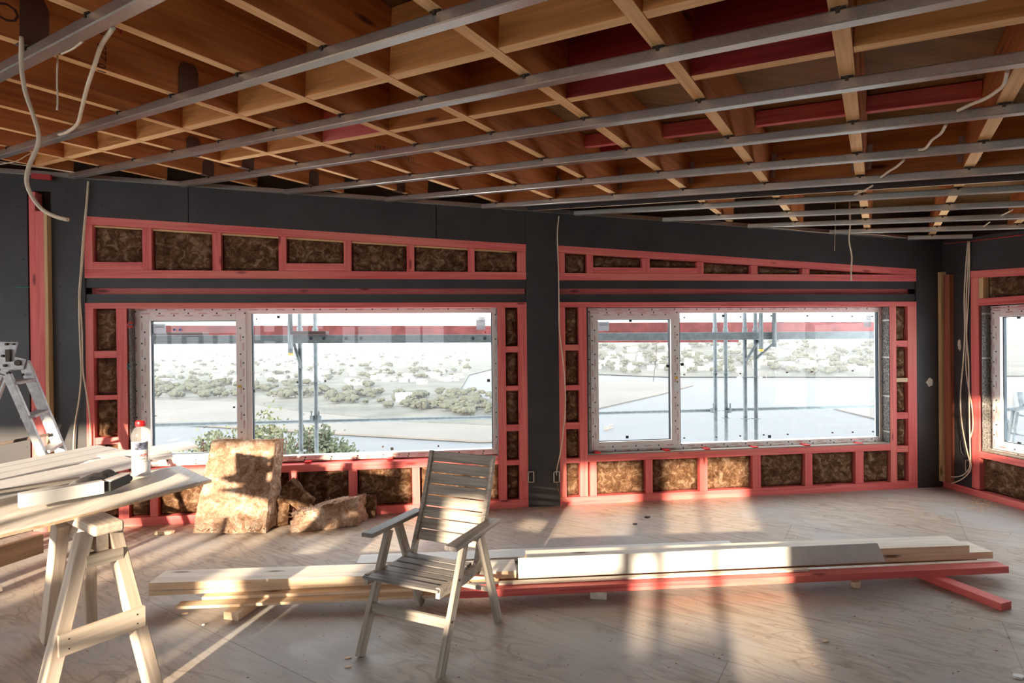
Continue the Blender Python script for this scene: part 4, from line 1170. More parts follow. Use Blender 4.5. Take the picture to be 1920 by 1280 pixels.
bl_, br_ = aZ(360, 1003), aZ(497, 1000); tl_, tr_ = aY(398, 826, 5.19), aY(516, 824, 5.19)
n_ = (br_ - bl_).cross(tl_ - bl_).normalized()
if n_.y < 0: n_ = -n_
th = .15
cs = [bl_, br_, br_ + V((.02, .16, 0)), bl_ + V((.02, .16, 0)), tl_, tr_, tr_ + V((.03, .125, .03)), tl_ + V((.03, .125, .03))]
cs = [bl_ + V((0, 0, .012)), br_ + V((0, 0, .012)), br_ + V((.06, .17, .012)), bl_ + V((.06, .17, .012)), tl_, tr_, tr_ + V((.05, .10, -.01)), tl_ + V((.05, .10, -.01))]
o = fluffy('insulation_slab', cs, 'wool_pale', 'large pale brown wool slab leaning against the left window sill', .016, 2)
fibres(o, (bl_ + V((0, -.005, .02)), br_ + V((0, -.005, .02)), bl_ + (tl_ - bl_) * .05), 60, .03, 'wool_pale', 4)
a, b = aZ(543, 1000), aZ(672, 986); dd = (b - a); up = V((0, 0, .19)); bk = V((.05, .20, 0))
def torn(q, p):
    s = (p - a).dot(dd) / dd.length_squared
    if p.z > .05: q = q + V((0, 0, -.055 * max(0, .85 - s) * (p.z / .19)))
    if s < .2 and p.z > .05: q = q + V((-.03 * noise.noise(p * 20), 0, .03 * noise.noise(p * 25)))
    return q
o = fluffy('insulation_chunk', [a, b, b + bk, a + bk, a + up, b + up + V((0, .02, .06)), b + bk + up + V((0, 0, .04)), a + bk + up], 'wool_pale', 'torn pale wool chunk lying on the floor right of the leaning slab', .036, 5, torn=torn)
fibres(o, (a + V((0, .0, .13)), b + V((0, .0, .21)), a + bk + V((0, 0, .13))), 420, .045, 'wool_pale', 6)
# curled dark pieces behind it
a = aZ(522, 975) ; 
p1, p2 = aY(545, 898, 5.20), aY(588, 940, 5.12)
d_ = (p2 - p1); w_ = V((-.10, 0, -.12)); 
o = fluffy('insulation_chunk', [p1 + w_, p2 + w_, p2 + w_ + V((0, .1, 0)), p1 + w_ + V((0, .1, 0)), p1, p2, p2 + V((0, .1, 0)), p1 + V((0, .1, 0))], 'wool', 'dark brown curled wool piece leaning behind the torn chunk', .022, 8)
a2, b2 = aZ(512, 990), aZ(540, 985)
o = fluffy('insulation_chunk', [a2, b2, b2 + V((0, .16, 0)), a2 + V((0, .16, 0)), a2 + V((.02, .05, .26)), b2 + V((.0, .05, .24)), b2 + V((0, .18, .24)), a2 + V((.02, .18, .26))], 'wool', 'dark wool offcut standing in the shade beside the leaning slab', .02, 9)
a3, b3 = aZ(668, 972), aZ(704, 970)
o = fluffy('insulation_chunk', [a3, b3, b3 + V((0, .14, 0)), a3 + V((0, .14, 0)), a3 + V((0, 0, .19)), b3 + V((0, 0, .19)), b3 + V((0, .14, .19)), a3 + V((0, .14, .19))], 'wool', 'small dark wool block behind the right end of the torn chunk', .016, 12)

# ============================================================ SAWHORSES AND WHAT LIES ON THEM
def sawhorse(root, P0, dirv, L, top, splay, out_, mat, brace=True, rear=None):
    d = V(dirv).normalized(); s = V((-d.y, d.x, 0)); P0 = V(P0)
    bz = top - .045
    beam('top_rail', P0 - d * .13 + V((0, 0, top - .0225)), P0 + d * (L + .08) + V((0, 0, top - .0225)), .115, .045, M[mat], root, bevel=.010)
    beam('lower_rail', P0 - d * .05 + V((0, 0, bz - .045)), P0 + d * (L + .04) + V((0, 0, bz - .045)), .045, .088, M[mat], root)
    for e in (0, 1):
        sg = -1 if e == 0 else 1
        c = P0 + d * (L * e); out = d * (sg * out_)
        for k in (-1, 1):
            ft = c + out + s * (splay[0] if k > 0 else -splay[1]) + V((0, 0, .001))
            if rear and e == 1: ft = V(rear[(k + 1) // 2])
            beam('leg', ft, c + s * k * .050 + V((0, 0, bz - .004)), .088, .052, M[mat], root, s * k, .004)
        if brace and e == 0:
            zb = .39; f = 1 - zb / bz; wl_ = .048 + (splay[0] - .048) * f; wr_ = .048 + (splay[1] - .048) * f; wdt = (wl_ + wr_) / 2
            cc = c + out * f + d * sg * .047 + s * ((wl_ - wr_) / 2) + V((0, 0, zb))
            br = beam('brace', cc + d * sg * .012 - s * (wdt + .02), cc + d * sg * .012 + s * (wdt + .02), .022, .088, M[mat], root)
            for q_, dz_ in ((-1, .02), (-1, -.02), (1, .02), (1, -.02)):
                nb = MB(); p_ = cc + s * q_ * wdt * .9 + V((0, 0, dz_)) + d * sg * .0225; nb.tube([p_, p_ + d * sg * .002], .003, 8); nb.build('nail', M['steel_dark'], br)
    return root
sh_d = V((-.731, .683, 0))
TT = .825
P0 = aZ(184, 990, .78); P0.z = 0
sh1 = thing('sawhorse', (P0.x, P0.y, 0), 'pale timber sawhorse with splayed legs in the left foreground', 'sawhorse')
sawhorse(sh1, P0, sh_d, .29, TT, (.30, .15), .20, 'pine_old', rear=[(-1.975, 3.50, .001), (aZ(88, 1200).x, aZ(88, 1200).y, .001)])
P1 = V((-3.15, 4.0, 0)); sh2 = thing('sawhorse', (P1.x, P1.y, 0), 'second sawhorse behind at the far left with a brown side board', 'sawhorse')
sawhorse(sh2, P1, sh_d, .22, TT, (.25, .25), .20, 'pine_old', brace=False)
c = P0 + V((0, 0, .665)); s_ = V((-sh_d.y, sh_d.x, 0))
beam('cleat', c - s_ * .07 - sh_d * .05, c + s_ * .07 - sh_d * .05, .06, .05, M['chipped'], sh1)
p0 = aZ(229, 1100, .435); p1 = p0 + V((0, 0, .095))
mb = MB(); mb.tube([p0, p1], .0025, 6); mb.tube([p1, p1 + V((0, 0, .004))], .006, 8); tag(mb.build('screw', M['screw']), 'long green screw standing up from the sawhorse brace', 'screw')
a, b = aZ(-60, 1062, .42), aZ(78, 1018, .42)
beam('side_board', a, b, .035, .11, M['brown'], sh2)

def sheet(name, px, zs, t, mat, lab, cat, nseg=10, sag=None, smooth_=True):
    """px: four image corners (front-left, front-right, back-right, back-left) laid on heights zs"""
    c = [aZ(*p_, z) for p_, z in zip(px, zs)]; mb = MB()
    for j in range(2):
        for k in range(nseg + 1):
            for i in range(nseg + 1):
                s, t_ = k / nseg, i / nseg
                p_ = (c[0].lerp(c[1], s)).lerp(c[3].lerp(c[2], s), t_)
                if sag: p_ = p_ + V((0, 0, sag(s, t_)))
                mb.v.append(p_ - V((0, 0, t * j)))
    n1 = nseg + 1; Lr = n1 * n1
    for k in range(nseg):
        for i in range(nseg):
            q = [k * n1 + i, (k + 1) * n1 + i, (k + 1) * n1 + i + 1, k * n1 + i + 1]
            mb.face(q, 0, True); mb.face([Lr + x for x in q[::-1]], 0, True)
    for k in range(nseg):
        for a_, b_ in (((k) * n1, (k + 1) * n1), ((k + 1) * n1 + nseg, k * n1 + nseg)): mb.face([b_, a_, Lr + a_, Lr + b_], 1)
        for a_, b_ in ((k + 1, k), (nseg * n1 + k, nseg * n1 + k + 1)): mb.face([b_, a_, Lr + a_, Lr + b_], 1)
    return tag(mb.build(name, mat), lab, cat)
M['ply_sheet'] = wood('pale_ply_sheet', (.84, .77, .68), (.78, .70, .60), (.4, .3, .2), axis=1, grain=.5, knots=False, rough=.5)
zz = .842
sheet('plywood_sheet', [(-260, 1062), (397, 899), (338, 872), (-200, 935)], [zz - .01, zz + .012, zz + .015, zz], .014, [M['ply_sheet'], M['pine']], 'pale bent plywood sheet lying across the sawhorses', 'sheet', 14, lambda s, t: -.012 * math.sin(s * 3.1))
def profiled(px_a, px_b, z, w, lab, zt=0.0, t=.012):
    """long cladding board: px_a -> px_b is its near edge; stepped profile across its width w"""
    a, b = aZ(*px_a, z), aZ(*px_b, z + zt); d = (b - a).normalized(); n = V((-d.y, d.x, 0))
    if n.dot(V((-1, .6, 0))) < 0: n = -n
    prof = [(0, 0), (0, .006), (.30, .016), (.32, .009), (.36, .009), (.38, .018), (.66, .026), (.68, .018), (.72, .018), (.74, .027), (1, .034), (1, .026), (.0, -.004)]
    mb = MB(); mb.prism([a + n * (s * w) + V((0, 0, h)) for s, h in prof], b - a)
    return tag(mb.build('cladding_board', M['sheetgrey']), lab, 'board', 'white cladding boards on the sawhorses')
profiled((-120, 962), (283, 868), .875, .24, 'white profiled cladding board nearest, on the plywood sheet')
profiled((-160, 935), (243, 846), .90, .26, 'white profiled cladding board at the back left, cut square behind the bottle')
profiled((200, 866), (372, 838), .885, .12, 'white profiled cladding board end sticking out past the bottle towards the window')
profiled((-120, 915), (325, 858), .868, .1, 'narrow white cladding strip between the two wide boards')
# white box section and, added for its shadowed stretch, black tool
a, b = aZ(37, 953, .860), aZ(196, 925, .860); d = (b - a).normalized(); n = V((-d.y, d.x, 0))
mb = MB(); mb.prism([a, b, b + n * .05, a + n * .05], (0, 0, .062)); tag(mb.build('white_block', M['white'], None, .002), 'bright white square-edged block lying on the plywood sheet', 'block')
c0, c1 = b + d * .012 + n * .02, aZ(240, 908, .865) + n * .03
tl = thing('profile_shade', (c0.x, c0.y, .86), 'black tool with a round knob, for the shadowed section of the white block', 'shading')
mb = MB(); mb.bar(c0 + V((0, 0, .028)), c1 + V((0, 0, .028)), .045, .05); mb.build('body', M['shade_black'], tl, .004)
mb = MB(); mb.tube([c1 + V((0, 0, .02)), c1 + (c1 - c0).normalized() * .03 + V((0, 0, .02))], .016, 14); mb.build('knob', M['shade_black'], tl, .002)
mb = MB(); mb.bar(c0 + V((0, 0, .056)), c1 + V((0, 0, .056)), .05, .005); mb.build('edge_strip', M['white'], tl)
# rag
cr = aZ(178, 905, .895); mb = MB(); nn_ = 22; wv = (aZ(215, 896, .895) - aZ(140, 915, .895)); pv = V((-wv.y, wv.x, 0)).normalized() * .10
for j in range(nn_ + 1):
    for i in range(nn_ + 1):
        s, t_ = i / nn_ - .5, j / nn_ - .5; p_ = cr + wv * s * 1.15 + pv * t_
        e_ = max(0, 1 - (abs(s) * 2) ** 4) * max(0, 1 - (abs(t_) * 2) ** 2)
        mb.v.append(p_ + V((0, 0, .006 + e_ * (.035 + .035 * noise.noise(p_ * 14)))))
for j in range(nn_):
    for i in range(nn_): mb.face([j * (nn_ + 1) + i, j * (nn_ + 1) + i + 1, (j + 1) * (nn_ + 1) + i + 1, (j + 1) * (nn_ + 1) + i], 0, True)
tag(mb.build('rag', M['cloth']), 'crumpled dusty grey rag behind the white block', 'rag')
mb = MB(); g0, g1 = aZ(-60, 930, .905), aZ(150, 897, .905); mb.bar(g0, g1, .05, .012); tag(mb.build('metal_strip', M['galv']), 'grey metal strip lying along the cladding boards', 'strip')

# bottle
pb = aZ(265, 891, .857); bt = thing('plastic_bottle', pb, 'clear plastic bottle with red cap standing on the plywood sheet', 'bottle')
rb = .047
mb = MB(); mb.lathe([(0, 0), (rb * .9, 0), (rb, .008), (rb, .07), (rb * .96, .075), (rb * .96, .20), (rb, .206), (rb * .97, .235), (rb * .72, .262), (rb * .5, .272), (rb * .46, .276), (rb * .46, .285)], pb, 28)
mb.build('bottle_body', M['bottle'], bt)
mb = MB(); mb.lathe([(0, .004), (rb * .9, .004), (rb * .93, .01), (rb * .93, .08), (0, .082)], pb, 28); mb.build('liquid', M['sheetgrey'], bt)
mb = MB(); mb.lathe([(rb * .975, .085), (rb * .975, .195)], pb, 28); 
M['label'] = plain('bottle_label', (.80, .78, .74), .5)
lbm = MB(); ang0 = -2.5
for k in range(14):
    a0_ = ang0 + k * .17
    for z in (.085, .195): lbm.v.append(pb + V((rb * .985 * math.cos(a0_), rb * .985 * math.sin(a0_), z)))
for k in range(13): lbm.face([2 * k, 2 * k + 2, 2 * k + 3, 2 * k + 1], 0, True)
lo_ = lbm.build('label', M['label'], bt)
lt = MB(); vdir = (CAM - pb); vdir.z = 0; vdir.normalize(); xdir = V((0, 0, 1)).cross(vdir)
for s_t, dz, sz, mi in (('TURPS', .118, .024, 0), ('mineral', .100, .012, 1)):
    vs, fs = text_data(s_t); b0 = len(lt.v)
    for q in vs:
        th_ = (q.x * sz) / rb; dr = vdir * math.cos(th_) + xdir * math.sin(th_)
        lt.v.append(pb + dr * (rb * 1.0) + V((0, 0, dz + q.y * sz)))
    for f in fs: lt.face([b0 + i for i in f], mi)
lt.build('lettering', [M['redplastic'], M['dark_ink']], lo_)
mb = MB()
for k in range(8):
    a0_ = math.atan2(vdir.y, vdir.x) - .7 + k * .2
    for z in (.150, .190): mb.v.append(pb + V((rb * 1.0 * math.cos(a0_), rb * 1.0 * math.sin(a0_), z)))
for k in range(7): mb.face([2 * k, 2 * k + 2, 2 * k + 3, 2 * k + 1], 0, True)
M['label_dark'] = plain('label_picture', (.13, .14, .22), .5, var=.5, scale=60); mb.build('label_band', M['label_dark'], lo_)
mb = MB(); mb.lathe([(0, .276), (rb * .52, .276), (rb * .54, .279), (rb * .54, .302), (rb * .48, .307), (0, .307)], pb, 20); mb.build('cap', M['redplastic'], bt)

# ============================================================ STEPLADDER
ld = thing('stepladder', (-2.9, 4.8, 0), 'aluminium stepladder at the far left, its lower half hidden by the boards', 'ladder')
def rail(p_top, Yt, p_bot, nm, w=.075, t=.028, ext=True):
    a, b = aY(*p_top, Yt), aY(*p_bot, Yt)
    if ext: b = a + (b - a) * (a.z / (a.z - b.z)); b.z = .002
    return a, b, beam(nm, a, b, t, w, M['alu'], ld, (1, 0, .4), .003)
ra = rail((45, 678), 4.8, (122, 864), 'rail'); rb_ = rail((14, 702), 4.45, (86, 866), 'rail', .05)
for t_, in ((.07,), (.24,), (.42,), (.60,), (.78,)):
    p_ = ra[0].lerp(ra[1], t_); q_ = rb_[0].lerp(rb_[1], t_ + .0)
    q_.z = p_.z = (p_.z + q_.z) / 2
    beam('step', p_, q_, .085, .022, M['alu'], ld, (0, 0, 1), .003)
# other leg of the A
for Yt, top_, k in ((4.8, (20, 672), 0), (4.45, (0, 700), 1)):
    a = aY(*top_, Yt); b = V((a.x - .55, a.y, .002)); beam('rear_leg', a, b, .025, .06, M['alu'], ld, (1, 0, -.4), .003)
hp = [aY(x, y, 4.77) for x, y in [(-8, 640), (33, 641), (26, 668), (48, 673), (44, 692), (28, 694), (-10, 690)]]
mb = MB(); mb.prism(hp, (0, .012, 0)); mb.build('hinge_plate', M['alu'], ld, .003)
for x, y, r_ in ((34, 680, .022), (17, 666, .012), (13, 645, .01), (26, 645, .008), (6, 667, .01), (10, 685, .011), (18, 699, .011), (43, 702, .009)):
    mb = MB(); c = aY(x, y, 4.765); mb.tube([c + V((0, -.012 if y < 695 else -.02, 0)), c + V((0, .005, 0))], r_, 14); mb.build('rivet', M['steel_dark'], ld, .001)
mb = MB(); mb.bar(aY(15, 655, 4.755), aY(16, 678, 4.755), .02, .03); mb.build('lock_lever', M['steel_dark'], ld, .002)
a, b = aY(-30, 838, 4.70), aY(92, 814, 4.76); beam('spreader_bar', a, b, .012, .022, M['steel_dark'], ld)

# ============================================================ OUTSIDE: SCAFFOLD
def standard(px_, Y, lab, r=.0242, pxt=None, ros=()):
    x = aY(px_, 700, Y).x; o = thing('scaffold_standard', (x, Y, -3), lab, 'scaffold', 'scaffold standards')
    mb = MB(); mb.tube([V((x, Y, -3)), V((x, Y, 3.4))], r, 14); mb.build('tube', M['scaffold'], o)
    for py_ in ros:
        z = aY(px_, py_, Y).z; mb = MB(); mb.tube([V((x, Y, z - .004)), V((x, Y, z + .004))], .06, 14); mb.build('rosette', M['scaffold'], o)
    zc = aY(px_, 625, Y).z
    mb = MB(); mb.tube([V((x, Y, zc - .07)), V((x, Y, zc + .07))], r * 1.35, 14); mb.build('coupler', M['scaffold'], o)
    return o
YA, YB = 6.75, 7.15
standard(563, YA, 'grey scaffold standard seen through the left window, left one of two', ros=(721, 845)); standard(592, YB, 'grey scaffold standard seen through the left window, right one of two', ros=(715,))
standard(1341, YB, 'grey scaffold standard seen through the right window, leftmost of four', ros=(699, 769)); standard(1361, YB, 'grey scaffold standard seen through the right window, second of four', ros=(699, 769, 783))
standard(1397, YA, 'grey scaffold standard seen through the right window, third of four', ros=(706, 784)); standard(1417, YA, 'grey scaffold standard seen through the right window, rightmost of four', ros=(706, 784))
def ledger(p0, p1, Y, h, d, lab, mat='scaffold', name='scaffold_ledger', rnd_=True):
    a, b = aY(*p0, Y), aY(*p1, Y); mb = MB()
    if rnd_: mb.tube([a, b], h / 2, 14)
    else: mb.bar(a, b, d, h)
    return tag(mb.build(name, M[mat], None, 0 if rnd_ else .004), lab, 'scaffold')
ledger((200, 799), (1000, 780), YB + .05, .048, 0, 'grey scaffold guard tube across the lower half of the left window')
ledger((1000, 778), (1341, 769), YB + .05, .048, 0, 'grey scaffold guard tube across the right window, left length')
ledger((1361, 768.5), (1760, 758), YB + .05, .048, 0, 'grey scaffold guard tube across the right window, right length')
o = ledger((200, 637), (1010, 634), YA - .05, .095, .05, 'grey steel deck beam across the top of the left window', rnd_=False)
for x in (583, 607, 649, 677, 887, 909):
    c = aY(x, 634, YA - .078); mb = MB(); mb.tube([c, c + V((0, -.002, 0))], .02, 12); mb.build('slot', M['gasket'], o)
ledger((1010, 632), (1760, 627), YA - .05, .095, .05, 'grey steel deck beam across the top of the right window', rnd_=False)
ledger((180, 620), (1020, 620), YB + .5, .13, .04, 'red painted scaffold board behind the steel beam in the left window', 'redbeam', 'scaffold_toe_board', False)
ledger((1020, 615.5), (1800, 612), YB + .5, .15, .04, 'red painted scaffold board behind the steel beam in the right window', 'redbeam', 'scaffold_toe_board', False)
ledger((1020, 638), (1384, 637.5), YB + .4, .06, .04, 'lower red scaffold board under the steel beam in the right window', 'redbeam', 'scaffold_toe_board', False)
ledger((548, 624), (614, 624), YA - .1, .04, .2, 'short brown scaffold plank end above the beam in the left window', 'brownboard', 'scaffold_plank', False)
ledger((200, 628), (386, 628), YB + .2, .07, .2, 'grey-brown scaffold plank at the left end of the left window', 'brownboard', 'scaffold_plank', False)
def stub(px_, pyb, Y, lab, mt):
    x = aY(px_, 650, Y).x; zb = aY(px_, pyb, Y).z
    o = thing('scaffold_stub', (x, Y, zb), lab, 'scaffold'); mb = MB(); mb.tube([V((x, Y, zb)), V((x, Y, 3.3))], .026, 14); mb.build('tube', M['scaffold'], o)
    mb = MB(); mb.tube([V((x, Y, zb - .03)), V((x, Y, zb))], .028, 14); mb.build('end_cap', M[mt], o)
stub(544.5, 661, YA - .15, 'hanging scaffold tube with a yellow end in the left window', 'yellowtag')
stub(1427, 654, YA - .15, 'hanging scaffold tube with a yellow end in the right window', 'yellowtag')
stub(1452, 646, YA - .1, 'hanging scaffold tube right of the yellow-ended one in the right window', 'scaffold')
for k, (p0, p1, Y) in enumerate((((549, 638), (565, 690), YA - .03), ((1422, 638), (1399, 676), YA - .03), ((1452, 642), (1420, 670), YA - .03))):
    ledger(p0, p1, Y, .035, 0, 'diagonal scaffold brace under the beam, %s from the left' % ords[k], name='scaffold_brace')
for k, (x, y) in enumerate(((585, 783), (599, 783), (1336, 768), (1367, 768))):
    c = aY(x, y, YB - .02); mb = MB(); mb.box(c.x - .02, c.x + .02, c.y - .03, c.y + .03, c.z - .04, c.z + .03); mb.tube([c + V((0, -.03, -.02)), c + V((0, -.03, .09))], .011, 8)
    tag(mb.build('scaffold_wedge', M['scaffold'], None, .004), 'scaffold clamp where the guard tube meets a standard, %s from the left' % ords[k], 'clamp', 'scaffold clamps')
# hanging twig-like wire in the right window
mb = MB(); mb.tube(smooth(Yp([(1231, 643), (1230, 670), (1227, 695), (1225, 715)], YB + .3), 4), .004, 6); tag(mb.build('hanging_wire', M['brownboard']), 'thin wire hanging from the red board in the right window', 'wire')
# railing glimpsed through the right wall window
rl = thing('outdoor_trestle', (7.2, 5.6, -.3), 'grey tubular frame on the deck outside the right wall window', 'trestle')
def rp(x, y, X=7.2): return aX(x, y, X)
for pa_, pb_, r_ in (((1886, 767), (1935, 764), .03), ((1900, 770), (1886, 850), .022), ((1908, 772), (1898, 852), .016), ((1896, 812), (1940, 820), .012), ((1912, 778), (1940, 782), .012), ((1912, 735), (1918, 765), .03), ((1884, 790), (1898, 790), .02), ((1886, 780), (1893, 850), .016)):
    mb = MB(); mb.tube([rp(*pa_), rp(*pb_)], r_, 10); mb.build('tube', M['scaffold'], rl)

# ============================================================ OUTSIDE: LANDSCAPE (hillside view over a river)
ZG = -60.0
def land_mat(name, c1, c2, s):
    m_, nt, b = newmat(name); n = noise_tex(nt, coords(nt, (1, 1, 1), 0), s, 6, .65)
    nt.links.new(ramp(nt, n, [(.38, c1), (.62, c2)]), b.inputs['Base Color']); b.inputs['Roughness'].default_value = .95; return m_
M['land'] = land_mat('town_ground', (.035, .04, .03), (.085, .083, .07), .03)
M['sand'] = land_mat('mudflat', (.085, .080, .074), (.11, .102, .092), .01)
M['far'] = land_mat('far_hills', (.05, .055, .055), (.08, .085, .085), .004)
def water():
    m_, nt, b = newmat('river_water'); n = noise_tex(nt, coords(nt, (.02, .1, 1), 0), 1.0, 5)
    nt.links.new(ramp(nt, n, [(.3, (.080, .090, .098)), (.7, (.095, .102, .11))]), b.inputs['Base Color'])
    b.inputs['Roughness'].default_value = .6; b.inputs['Specular IOR Level'].default_value = .15; return m_
M['water'] = water()
def flat(name, pts, z, mat, lab=None):
    """outline given where its points meet the horizontal plane z"""
    mb = MB(); P = [aZ(x, y, z) for x, y in pts]; mb.v += P; mb.face(list(range(len(P))))
    mb2 = MB(); mb2.prism(P if (P[1] - P[0]).cross(P[2] - P[0]).z > 0 else P[::-1], (0, 0, -1.0)); return mb2.build(name, mat)
mb = MB(); mb.box(-4000, 9000, 60, 9000, ZG - 2, ZG - 1)
struct(mb.build('river', M['water']))
# house platform / slope below the building is hidden; bright flats near
struct(flat('riverbank_near', [(-400, 742), (300, 740), (420, 746), (520, 760), (640, 772), (940, 792), (1050, 800), (1100, 820), (900, 826), (640, 812), (300, 792), (-400, 790)], ZG + .5, M['sand']))
struct(flat('town_ground', [(-600, 648), (900, 645), (1080, 646), (1085, 668), (930, 690), (880, 702), (860, 735), (905, 745), (1010, 770), (1000, 800), (760, 790), (560, 770), (430, 752), (200, 747), (-600, 752)], ZG + .7, M['land']))
struct(flat('mudflat', [(1000, 716), (1180, 712), (1300, 722), (1240, 738), (1120, 765), (1000, 772)], ZG + .2, M['sand']))
struct(flat('mudflat', [(1560, 764), (1700, 742), (1900, 740), (1900, 800), (1650, 786)], ZG + .2, M['sand']))
# sloping far shore with houses and the ridge behind
def ridge(name, outline_bottom, d0, d1, prof, mat, n=60):
    """strip of hillside between azimuth columns; prof(px)->(image y of crest)"""
    mb = MB(); cols = outline_bottom
    for k in range(n + 1):
        x = cols[0] + (cols[1] - cols[0]) * k / n
        yb = prof(x)[0]; yt = prof(x)[1]
        a = aZ(x, yb, ZG + .8); dr = ray(x, 640); dr.z = 0; dr.normalize()
        ct = ray(x, yt); e_ = d1 / math.hypot(ct.x, ct.y); b = CAM + ct * e_
        for j in range(9):
            t_ = j / 8; p_ = a.lerp(b, t_); p_.z += noise.noise(p_ * .004) * 18 * math.sin(t_ * 3.14)
            mb.v.append(p_)
        q = b + V((dr.x * 900, dr.y * 900, -250)); mb.v.append(q)
    for k in range(n):
        for j in range(9): mb.face([k * 10 + j, (k + 1) * 10 + j, (k + 1) * 10 + j + 1, k * 10 + j + 1], 0, True)
    return struct(mb.build(name, M[mat]))
ridge('far_shore_hill', (1040, 2300), 0, 2300, lambda x: (706 - max(0, x - 1700) * .01 - 8 * max(0, (1250 - x) / 210), 606 + 12 * math.sin(x * .004) + max(0, 1300 - x) * .05), 'land')
ridge('distant_hill', (-700, 1300), 0, 4200, lambda x: (648, 603 + 5 * math.sin(x * .012) + 3 * math.sin(x * .031)), 'far')
def ground_at(x, y):
    """a spot of the far shore hill or the flat town under an image point"""
    if x < 1050: return aZ(x, y, ZG + .7)
    yb = 706 - 8 * max(0, (1250 - x) / 210); yt = 606 + 12 * math.sin(x * .004) + max(0, 1300 - x) * .05
    a = aZ(x, yb, ZG + .8); ct = ray(x, yt); b = CAM + ct * (2300 / math.hypot(ct.x, ct.y))
    best = None
    for j in range(60):
        q = a.lerp(b, j / 60)
        # project back to the image
        c_ = R.transposed() @ (q - CAM); yy_ = 640 - F_PX * c_.y / -c_.z
        if yy_ <= y: return q
    return b
M['wallw'] = plain('house_white', (.36, .35, .34), .6, var=.04)
M['roof_a'] = plain('roof_pale', (.20, .20, .20), .6); M['roof_b'] = plain('roof_brown', (.13, .10, .09), .7)
def house_proto(roof):
    mb = MB(); mb.box(-6, 6, -4, 4, -3, 4); mb.prism([V((-6.6, -4.6, 4)), V((-6.6, 4.6, 4)), V((-6.6, 0, 7))], (13.2, 0, 0), 1)
    o = mb.build('house', [M['wallw'], M[roof]], M=Matrix.Identity(4)); return o
hp = [house_proto('roof_a'), house_proto('roof_b')]
crown = MB()
def ico(mb, c, r, seed, sub=2, sq=.8):
    import bmesh
    bm = bmesh.new(); bmesh.ops.create_icosphere(bm, subdivisions=sub, radius=1); b0 = len(mb.v)
    for v_ in bm.verts:
        n_ = noise.fractal(v_.co * 2.2 + V((seed * 7.1, 0, 0)), 1, 2, 3); q = v_.co * (1 + .6 * n_)
        mb.v.append(V(c) + V((q.x * r, q.y * r, q.z * r * sq)))
    for f in bm.faces: mb.face([b0 + v_.index for v_ in f.verts], 0, True)
    bm.free()
M['tree_far'] = land_mat('tree_green', (.030, .034, .022), (.070, .073, .048), .6)
tps = []
for k in range(3):
    mb = MB(); rt_ = random.Random(k)
    for q_ in range(9):
        an_ = rt_.random() * 6.283; rr_ = rt_.random() ** .5 * 4.6; hz_ = 2.2 + rt_.random() * (5.2 - rr_ * .6)
        ico(mb, (rr_ * math.cos(an_), rr_ * math.sin(an_) * .8, hz_), rt_.uniform(1.3, 2.9), k * 20 + q_, 2, rt_.uniform(.6, .9))
    mb.tube([V((0, 0, -2)), V((0, 0, 3))], .5, 6)
    tps.append(mb.build('tree', M['tree_far'], M=Matrix.Identity(4)))
rnd = random.Random(11)
used = {}
def putcopy(proto, M_, lab, cat, grp):
    if proto.name not in used: o = proto; used[proto.name] = 1; place(o, M_)
    else: o = proto.copy(); COL.objects.link(o); place(o, M_)
    return tag(o, lab, cat, grp)
def spot(x, y, yn):
    """words for the place in the view: which pane, which side of the scaffold posts, near or far"""
    if x < 1050: w = 'behind the left window sash' if x < 452 else 'left of the left window posts' if x < 560 else 'right of the left window posts' if x < 740 else 'at the left window right end'
    else: w = 'behind the right window sash' if x < 1262 else 'near the right window posts' if x < 1430 else 'at the right window right end'
    return w, 'nearer' if y > yn else 'farther'
def scatter_h(n, x0, x1, y0, y1, kind_, s0=1.0):
    for _ in range(n):
        x, y = rnd.uniform(x0, x1), rnd.uniform(y0, y1); g = ground_at(x, y); s = s0 * rnd.uniform(.8, 1.35); br = rnd.random() < .25
        w, d = spot(x, y, (y0 + y1) / 2); c_ = 'brown-roofed' if br else 'pale-roofed'
        putcopy(hp[br], Matrix.Translation(g) @ Matrix.Rotation(rnd.uniform(-.5, .5) + SUN_AZ * -1, 4, 'Z') @ Matrix.Scale(s, 4),
                '%s %s house, %s, %s' % (d, c_, kind_, w), 'house', '%s %s houses %s' % (d, c_, w))
far_tr = MB()
def scatter_t(n, x0, x1, y0, y1, kind_, s0=1.0, cond=None, stuff=False):
    for _ in range(n):
        x, y = rnd.uniform(x0, x1), rnd.uniform(y0, y1)
        if cond and not cond(x, y): continue
        g = ground_at(x, y); s = s0 * rnd.uniform(.7, 1.4); tp = tps[rnd.randrange(3)]
        Mt = Matrix.Translation(g) @ Matrix.Rotation(rnd.random() * 6, 4, 'Z') @ Matrix.Scale(s, 4)
        if stuff:
            b0 = len(far_tr.v); me = tp.data
            far_tr.v += [Mt @ v_.co for v_ in me.vertices]
            for p_ in me.polygons: far_tr.face([b0 + i for i in p_.vertices], 0, True)
            continue
        w, d = spot(x, y, (y0 + y1) / 2)
        putcopy(tp, Mt, '%s hazy tree, %s, %s' % (d, kind_, w), 'tree', '%s trees, %s, %s' % (d, kind_, w))
scatter_h(170, 285, 880, 650, 722, 'in the town')
scatter_t(230, 285, 880, 650, 712, '', 1.0, None, True)
scatter_t(125, 600, 1000, 735, 786, 'along the near riverbank', .9, lambda x, y: y < 752 + (x - 600) * .1)
scatter_t(60, 600, 1000, 742, 790, '', .8, lambda x, y: y < 754 + (x - 600) * .1, True)
scatter_t(105, 285, 700, 716, 748, 'at the edge of the flats', 1.1)
scatter_h(125, 1117, 1640, 644, 700, 'on the far shore hill', .95)
scatter_t(80, 1117, 1640, 672, 703, 'low on the far shore hill', 1.2)
scatter_t(150, 1117, 1640, 642, 690, '', 1.2, None, True)
